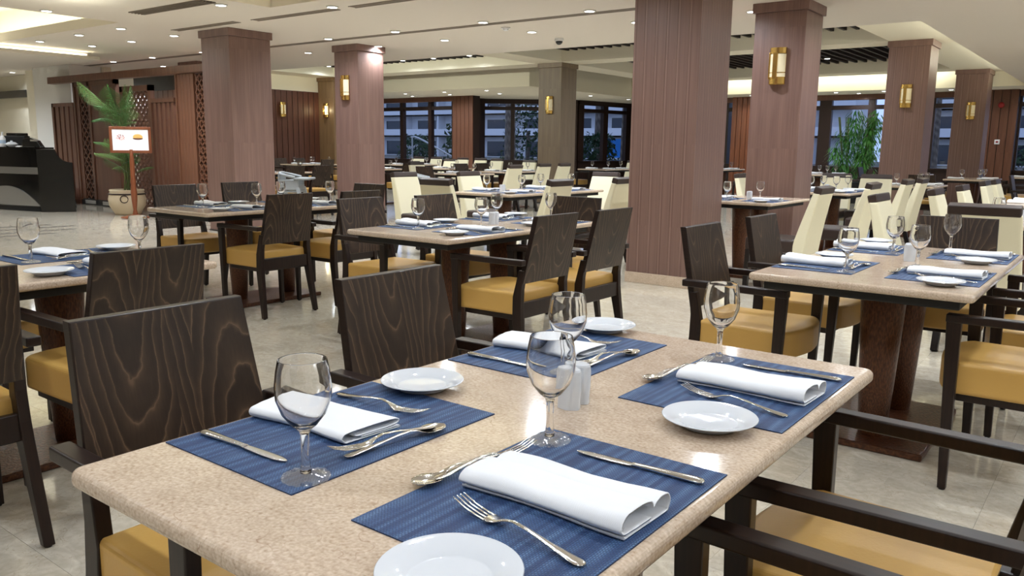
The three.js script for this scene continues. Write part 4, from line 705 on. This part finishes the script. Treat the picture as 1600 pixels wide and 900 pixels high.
// ================================================================ RECEPTION COUNTER AND ITS THINGS
{
  const t = thing('reception_counter', 'glossy black reception counter with curved front and two satin metal bands', 'counter');
  const A = V3(-14.2, 0, -5.77), B = V3(-13.87, 0, -6.22), side = B.clone().sub(A), sl = side.length();
  // side panel with a stepped top
  const sp = new THREE.Shape(); sp.moveTo(0, 0); sp.lineTo(sl, 0); sp.lineTo(sl, 0.87); sp.quadraticCurveTo(sl * 0.72, 0.88, sl * 0.6, 0.98); sp.lineTo(sl * 0.5, 1.1); sp.lineTo(0, 1.1); sp.closePath();
  const sg = new THREE.ExtrudeGeometry(sp, { depth: 0.06, bevelEnabled: true, bevelThickness: 0.004, bevelSize: 0.004, bevelOffset: -0.004 }); sg.rotateY(Math.atan2(-side.z, side.x)); sg.translate(A.x, 0, A.z);
  part('side_panel', boxUV(sg), M.gloss, t); part('lock_button', new THREE.SphereGeometry(0.018, 12, 8).translate(-13.93, 0.5, -6.06), M.satin, t);
  const curve = new THREE.QuadraticBezierCurve3(A, V3(-14.9, 0, -5.5), V3(-17, 0, -5.25));
  const sheet = (y0, y1, off, th, u0, u1, yf) => { const n = 24, pos = [], idx = []; for (let i = 0; i <= n; i++) { const u = mix(u0, u1, i / n), p = curve.getPoint(u), d = curve.getTangent(u), nx = d.z, nz = -d.x, k = nz > 0 ? 1 : -1; const top = yf ? yf(i / n) : y1; for (const [o, y] of [[off, y0], [off, top], [off - th, top], [off - th, y0]]) pos.push(p.x + nx * k * o, y, p.z + nz * k * o); } for (let i = 0; i < n; i++) for (let j = 0; j < 4; j++) { const a = i * 4 + j, b = i * 4 + (j + 1) % 4; idx.push(a, a + 4, b, b, a + 4, b + 4); } idx.push(0, 1, 2, 0, 2, 3); const o = n * 4; idx.push(o, o + 2, o + 1, o, o + 3, o + 2); const g = new THREE.BufferGeometry(); g.setAttribute('position', new THREE.Float32BufferAttribute(pos, 3)); g.setIndex(idx); const h = g.toNonIndexed(); h.computeVertexNormals(); return boxUV(h); };
  const gm = M.gloss.clone(); gm.side = THREE.DoubleSide; const sm = M.satin.clone(); sm.side = THREE.DoubleSide;
  part('front_panel', sheet(0.08, 1.1, 0, 0.05, 0, 1), gm, t); part('kick_plate', sheet(0, 0.08, -0.02, 0.05, 0, 1), M.black, t);
  part('metal_band', sheet(0.66, 0.78, 0.012, 0.012, 0.0, 1), sm, t); part('metal_arc', sheet(0.1, 0.4, 0.012, 0.012, 0.02, 0.55, (s) => 0.12 + 0.32 * Math.sin(Math.min(1, s * 1.35) * Math.PI / 2) * (s > 0.74 ? Math.cos((s - 0.74) * 2) : 1)), sm, t);
  part('worktop', [sheet(1.1, 1.13, 0.03, 0.4, 0, 1)], gm, t);
  const bottle = thing('sanitiser_bottle', 'white pump sanitiser bottle on the black counter', 'bottle', [-15.1, 1.13, -5.58]); part('body', lathe([[0, 0], [0.05, 0], [0.05, 0.15], [0.02, 0.2], [0, 0.2]], 20), M.plastic, bottle); part('pump', [new THREE.CylinderGeometry(0.014, 0.014, 0.05, 12).translate(0, 0.222, 0), rbox(0.05, 0.015, 0.02, 0.005, 0.01, 0.255, 0)], M.plastic, bottle); part('label', new THREE.CylinderGeometry(0.0505, 0.0505, 0.06, 20, 1, true).translate(0, 0.09, 0), std({ color: rgb(170, 190, 210) }), bottle);
  const bowl = thing('white_bowl', 'white lidded bowl on the black counter', 'bowl', [-14.88, 1.13, -5.64]); part('body', lathe([[0, 0], [0.05, 0], [0.11, 0.05], [0.1, 0.05], [0, 0.03]], 24), M.china, bowl); part('lid', lathe([[0.105, 0.05], [0.06, 0.085], [0.02, 0.09], [0.02, 0.11], [0, 0.112]], 24), M.china, bowl);
  single('paper_stack', [box(0.18, 0.012, 0.2, -14.6, 1.137, -5.72), box(0.16, 0.012, 0.18, -14.58, 1.149, -5.72)], M.plastic, 'white papers lying on the black counter', 'papers');
  const term = thing('card_terminal', 'dark rounded telephone terminal on the black counter', 'terminal', [-14.42, 1.13, -5.83], 0.9); part('body', extrude([[-0.14, 0], [0.17, 0], [0.1, 0.12], [-0.02, 0.17], [-0.12, 0.14]], 0.22, 0.015), M.gloss, term); part('display', rbox(0.12, 0.03, 0.01, 0.003, 0.06, 0.12, 0.225), M.satin, term);
  const till = thing('cash_till', 'black till standing at the left end of the counter', 'till', [-15.25, 1.13, -5.86], 0.9); part('body', rbox(0.4, 0.2, 0.3, 0.02, 0, 0.1, 0), M.black, till); part('screen', rbox(0.36, 0.06, 0.02, 0.01, 0, 0.22, -0.1), M.gloss, till);
  const dark = single('wall_shelf', rbox(2.4, 0.17, 0.14, 0.01, -20.2, 2.32, -7.86), M.gloss, 'dark glossy strip on the cream wall above the counter', 'shelf');
  // palm in a stone pot
  const pot = thing('potted_palm', 'tall leafy palm in a round beige stone pot', 'plant', [-12.7, 0, -6.55]);
  part('pot', lathe([[0, 0], [0.2, 0], [0.215, 0.03], [0.29, 0.16], [0.305, 0.27], [0.28, 0.37], [0.27, 0.4], [0.285, 0.42], [0.27, 0.435], [0.24, 0.41], [0, 0.39]], 40), M.pot, pot); part('soil', new THREE.CylinderGeometry(0.25, 0.25, 0.02, 24).translate(0, 0.4, 0), M.soil, pot);
  part('band', new THREE.TorusGeometry(0.29, 0.012, 8, 40).rotateX(Math.PI / 2).translate(0, 0.36, 0), M.bronze, pot); part('handle_ring', new THREE.TorusGeometry(0.06, 0.008, 6, 20).rotateY(1.05).translate(0.24, 0.28, 0.18), M.bronze, pot);
  for (let i = 0; i < 7; i++) part('stem', tubeAlong([V3(rr(-0.08, 0.08), 0.4, rr(-0.08, 0.08)), V3(rr(-0.12, 0.12), 0.9, rr(-0.12, 0.12)), V3(rr(-0.2, 0.2), 1.35 + rr(0, 0.4), rr(-0.2, 0.2))], 0.012, 10, 6), M.stem, pot);
  const frondG = (len, droop, sd) => {
    const gs = [], pts = []; for (let i = 0; i <= 10; i++) { const s = i / 10; pts.push(V3(0, s * len * 0.75 - droop * s * s * len, s * len * 0.75)); }
    const c = new THREE.CatmullRomCurve3(pts); gs.push(new THREE.TubeGeometry(c, 12, 0.006, 5, false));
    const pos = []; for (let i = 4; i <= 30; i++) { const s = i / 30, p = c.getPoint(s), d = c.getTangent(s), l = len * 0.3 * Math.sin(Math.PI * (0.18 + 0.8 * s)) + 0.04; for (const k of [-1, 1]) { const tip = p.clone().add(V3(k * l * 0.86, -l * 0.5 + 0.02, 0).addScaledVector(d, l * 0.55)), w = d.clone().multiplyScalar(0.0052), midp = p.clone().lerp(tip, 0.5).add(V3(0, 0.025, 0)); const P = [p.clone().sub(w), p.clone().add(w), midp.clone().add(w.clone().multiplyScalar(1.1)), midp.clone().sub(w.clone().multiplyScalar(1.1)), tip]; for (const [a, b, e] of [[0, 1, 2], [0, 2, 3], [3, 2, 4]]) pos.push(...P[a].toArray(), ...P[b].toArray(), ...P[e].toArray()); } }
    const g = new THREE.BufferGeometry(); g.setAttribute('position', new THREE.Float32BufferAttribute(pos, 3)); g.setAttribute('uv', new THREE.Float32BufferAttribute(new Float32Array(pos.length / 3 * 2), 2)); g.computeVertexNormals(); gs.push(g); return merge(gs);
  };
  const fg = [frondG(0.85, 0.28, 1), frondG(0.8, 0.45, 2), frondG(0.65, 0.62, 3), frondG(0.95, 0.12, 4)];
  for (let i = 0; i < 26; i++) { const m = part('frond', fg[i % 4], M.leaf[i % 3], pot), y = i < 15 ? 0.66 + i * 0.03 : 1.4 + (i - 15) * 0.035; m.position.set(rr(-0.12, 0.12), y, rr(-0.12, 0.12)); m.rotation.set(0, i * 2.4 + rr(-0.3, 0.3), 0); m.scale.setScalar(rr(0.75, 1.05) * (y < 1.2 ? 0.9 : 1) * (Math.cos(m.rotation.y) < -0.3 ? 0.62 : 1)); }
  for (let i = 0; i < 3; i++) { const m = part('frond', fg[3], M.leaf[1], pot); m.position.set(rr(-0.05, 0.05), 1.45, 0); m.rotation.set(-0.62, i * 1.6, 0, 'YXZ'); m.scale.set(0.35, 0.8, 0.8); }
  // menu sign on a turned stand
  const sign = thing('menu_sign', 'framed menu sign on a turned wooden stand in front of the palm', 'sign', [-11.95, 0, -6.28], 1.02);
  part('pole', lathe([[0, 0.03], [0.05, 0.03], [0.04, 0.08], [0.028, 0.14], [0.045, 0.3], [0.05, 0.42], [0.036, 0.55], [0.046, 0.6], [0.036, 0.66], [0.038, 0.9], [0.03, 1.0], [0.024, 1.12], [0, 1.12]], 20), M.orangeWood, sign); part('base', lathe([[0, 0], [0.22, 0], [0.22, 0.02], [0.15, 0.035], [0.05, 0.06], [0, 0.06]], 28), M.orangeWood, sign);
  part('frame', [rbox(0.62, 0.045, 0.03, 0.008, 0, 1.465, 0), rbox(0.62, 0.045, 0.03, 0.008, 0, 1.085, 0), rbox(0.045, 0.4, 0.03, 0.008, -0.29, 1.275, 0), rbox(0.045, 0.4, 0.03, 0.008, 0.29, 1.275, 0), box(0.56, 0.36, 0.008, 0, 1.275, -0.006)], M.orangeWood, sign);
  const cv = document.createElement('canvas'); cv.width = 512; cv.height = 330; const c = cv.getContext('2d'); c.fillStyle = '#f6f2f2'; c.fillRect(0, 0, 512, 330);
  for (let i = 0; i < 26; i++) { c.fillStyle = ['#c03a34', '#d98a7a', '#7a3a30', '#e0b0a8', '#b85a50'][i % 5]; c.beginPath(); c.arc(118 + 62 * Math.sin(i * 2.4) * Math.sqrt(i / 26), 130 + 48 * Math.cos(i * 2.4) * Math.sqrt(i / 26), 5 + (i % 3) * 2, 0, 7); c.fill(); }
  c.fillStyle = '#e9b766'; c.beginPath(); c.ellipse(362, 118, 70, 46, 0, Math.PI, 0); c.fill(); c.fillRect(292, 116, 140, 14); c.fillStyle = '#5a2a1c'; c.beginPath(); c.ellipse(362, 142, 72, 20, 0, 0, 7); c.fill(); c.fillStyle = '#e9b766'; c.fillRect(296, 124, 132, 12);
  const pt = new THREE.CanvasTexture(cv); pt.colorSpace = THREE.SRGBColorSpace; part('poster', new THREE.PlaneGeometry(0.535, 0.335).translate(0, 1.275, 0.002), std({ map: pt, roughness: 0.5 }), sign);
  // bamboo before the far window
  const bam = thing('bamboo_plant', 'bushy green bamboo plant standing before the far window', 'plant', [-4.35, 0, -20.3]); part('planter', rbox(0.5, 0.5, 0.5, 0.02, 0, 0.25, 0), M.black, bam);
  for (let i = 0; i < 9; i++) { const x = rr(-0.2, 0.2), z = rr(-0.2, 0.2); part('stem', tubeAlong([V3(x, 0.5, z), V3(x * 1.6, 1.3, z * 1.5), V3(x * 2.4 + 0.05, 2.05, z * 2)], 0.012, 8, 5), M.stem, bam); }
  const leafG = () => { const pos = []; for (let i = 0; i < 46; i++) { const a = rr(0, 6.28), r = rr(0.02, 0.2), p = V3(Math.cos(a) * r, rr(-0.16, 0.16), Math.sin(a) * r), l = rr(0.13, 0.24), d = V3(Math.cos(a) * 0.6, -rr(0.5, 1.1), Math.sin(a) * 0.6).normalize(), s = V3(-Math.sin(a), 0, Math.cos(a)).multiplyScalar(0.017), m2 = p.clone().addScaledVector(d, l * 0.4), tip = p.clone().addScaledVector(d, l); for (const T of [[p, m2.clone().add(s), m2.clone().sub(s)], [m2.clone().add(s), tip, m2.clone().sub(s)]]) T.forEach((q) => pos.push(...q.toArray())); } const g = new THREE.BufferGeometry(); g.setAttribute('position', new THREE.Float32BufferAttribute(pos, 3)); g.setAttribute('uv', new THREE.Float32BufferAttribute(new Float32Array(pos.length / 3 * 2), 2)); g.computeVertexNormals(); return g; };
  const lg = [leafG(), leafG(), leafG()];
  for (let i = 0; i < 42; i++) { const m = part('leaf_spray', lg[i % 3], M.bamboo[i % 2], bam), y = rr(0.65, 2.1), w = 0.46 - Math.abs(y - 1.1) * 0.2; m.position.set(rr(-w, w) + (y - 1.2) * 0.22, y, rr(-w, w)); m.rotation.y = rr(0, 6.28); m.userData.kind = 'stuff'; }
}
// ================================================================ OUTSIDE
{
  struct('ground', [span(-150, 80, -0.4, -0.21, -130, -24.9)], M.ground, 'dim paved garden outside the windows');
  const b = (name, label, x0, x1, z, floors, bay) => {
    const t = thing(name, label, 'building', [x0, -0.2, z]), W = x1 - x0, fh = 3.1;
    part('wall', [span(0, W, 0, floors * fh + 0.6, -8, -1.6)], M.facade, t); part('side_wall', [span(-0.3, 0, 0, floors * fh + 0.6, -8, 0), span(W, W + 0.3, 0, floors * fh + 0.6, -8, 0)], M.facade, t);
    part('roof', span(-0.4, W + 0.4, floors * fh + 0.6, floors * fh + 0.9, -8.2, 0.3), M.facade, t);
    for (let f = 0; f < floors; f++) {
      if (f) part('balcony', [span(0, W, f * fh - 0.2, f * fh + 0.95, -0.12, 0), span(0, W, f * fh - 0.2, f * fh, -1.6, 0)], M.facade, t);
      for (let x = 0.5; x + bay * 0.5 < W; x += bay) { const w = part('window', [span(x - 0.05, x + bay * 0.55 + 0.05, f * fh + 0.1, f * fh + 2.35, -1.62, -1.56)], M.white, t); part('pane', span(x, x + bay * 0.55, f * fh + 0.15, f * fh + 2.3, -1.56, -1.54), M.facadeGlass, w); part('divider', span(x + bay * 0.78, x + bay * 0.78 + 0.22, f * fh, f * fh + 2.9, -1.6, -0.05), M.facade, t); }
    }
  };
  b('hotel_building', 'white balconied hotel block seen through the left windows at dusk', -118, -24, -92, 3, 7);
  b('hotel_building', 'white balconied hotel block seen through the right windows at dusk', -20, 36, -100, 3, 7.5);
  const palm = (x, z, h, label) => {
    const t = thing('palm_tree', label, 'palm tree', [x, -0.2, z]); const g = lathe([[0, 0], [0.3, 0], [0.24, 0.5], [0.2, h * 0.6], [0.17, h], [0, h]], 14); part('trunk', g, M.bark, t);
    const pos = []; for (let i = 0; i < 22; i++) { const a = i * 2.4, e = rr(-0.2, 0.9), L = rr(0.8, 1.15); let p = V3(0, h, 0); for (let k = 0; k < 8; k++) { const s = k / 8, q = V3(Math.cos(a) * L * (k + 1) / 8, h + Math.sin(e) * L * (k + 1) / 8 - s * s * L * 0.7, Math.sin(a) * L * (k + 1) / 8); for (const sd of [-1, 1]) for (const u of [0, 0.5]) { const w = p.clone().lerp(q, u), tip = w.clone().add(V3(-Math.sin(a) * sd * 0.42, -0.22, Math.cos(a) * sd * 0.42)), d = q.clone().sub(p).multiplyScalar(0.22); pos.push(...w.toArray(), ...w.clone().add(d).toArray(), ...tip.toArray()); } p = q; } }
    const f = new THREE.BufferGeometry(); f.setAttribute('position', new THREE.Float32BufferAttribute(pos, 3)); f.computeVertexNormals(); const m = part('fronds', f, M.bush, t); m.userData.kind = 'stuff';
  };
  palm(-19.3, -26, 5.2, 'thick palm trunk in the second window left of the boarded pier'); palm(-17.2, -29.5, 5.6, 'palm trunk just right of the boarded pier'); palm(-15.2, -33.5, 5.0, 'paler palm trunk between two window posts'); palm(-13.9, -26, 4.6, 'palm trunk beside the olive pillar'); palm(-14.4, -31, 4.8, 'palm behind the windows right of the olive pillar'); palm(-5.2, -34, 4.4, 'small palm top above the far right window');
  const bush = (x, z, r, h, label) => { const t = thing('bush', label, 'bush', [x, -0.2, z]); const pos = []; for (let i = 0; i < 900; i++) { const a = rr(0, 6.28), u = Math.sqrt(rnd()), y = rnd(), q = V3(Math.cos(a) * r * u * Math.sqrt(1 - y * 0.75), y * h, Math.sin(a) * r * u * Math.sqrt(1 - y * 0.75)); const s = 0.13; for (let k = 0; k < 3; k++) pos.push(q.x + rr(-s, s), q.y + rr(-s, s), q.z + rr(-s, s)); } const f = new THREE.BufferGeometry(); f.setAttribute('position', new THREE.Float32BufferAttribute(pos, 3)); f.computeVertexNormals(); const m = part('foliage', f, M.bush, t); m.userData.kind = 'stuff'; part('stem', new THREE.CylinderGeometry(0.08, 0.1, h * 0.6, 8).translate(0, h * 0.3, 0), M.bark, t); };
  bush(-19.8, -23.5, 0.9, 2.3, 'round dark bush in the window beside the handrail'); bush(-25, -26.5, 1.2, 1.9, 'dark bush behind the leftmost window'); bush(-15.4, -26.5, 1.0, 2.0, 'dark bush left of the olive pillar'); bush(-12.6, -29, 1.6, 1.7, 'low dark bushes right of the olive pillar'); bush(-20.6, -29, 1.6, 3.6, 'tall dark tree behind the handrail'); bush(-2.5, -30, 2.0, 1.6, 'dark shrub outside the far right window');
  const rail = thing('handrail', 'sloping metal handrail outside the left windows', 'handrail', [-18.6, -0.2, -20.6]); part('rail', [tubeAlong([V3(-1.0, 1.75, 0), V3(-0.9, 1.78, 0), V3(1.2, 1.0, 0)], 0.03, 12, 6)], M.satin, rail); part('post', [bar(V3(-0.95, 0, 0), V3(-0.95, 1.74, 0), 0.04, 0.04)], M.satin, rail); part('post', [bar(V3(1.1, 0, 0), V3(1.1, 1.04, 0), 0.04, 0.04)], M.satin, rail);
  const hut = thing('towel_stand', 'bright blue striped stand outside the middle windows', 'stand', [-17.2, -0.2, -30.5], 0.6); part('panel', box(1.2, 1.5, 0.3, 0, 1.1, 0), M.blue, hut); part('counter_top', rbox(1.5, 0.08, 0.5, 0.02, 0, 1.0, 0.3), M.facade, hut); part('leg', [box(0.08, 0.35, 0.3, -0.5, 0.175, 0)], M.satin, hut); part('leg', [box(0.08, 0.35, 0.3, 0.5, 0.175, 0)], M.satin, hut);
}
scene.traverse((o) => { if (o.isMesh) { o.castShadow = true; o.receiveShadow = true; } });
renderer.render(scene, camera);
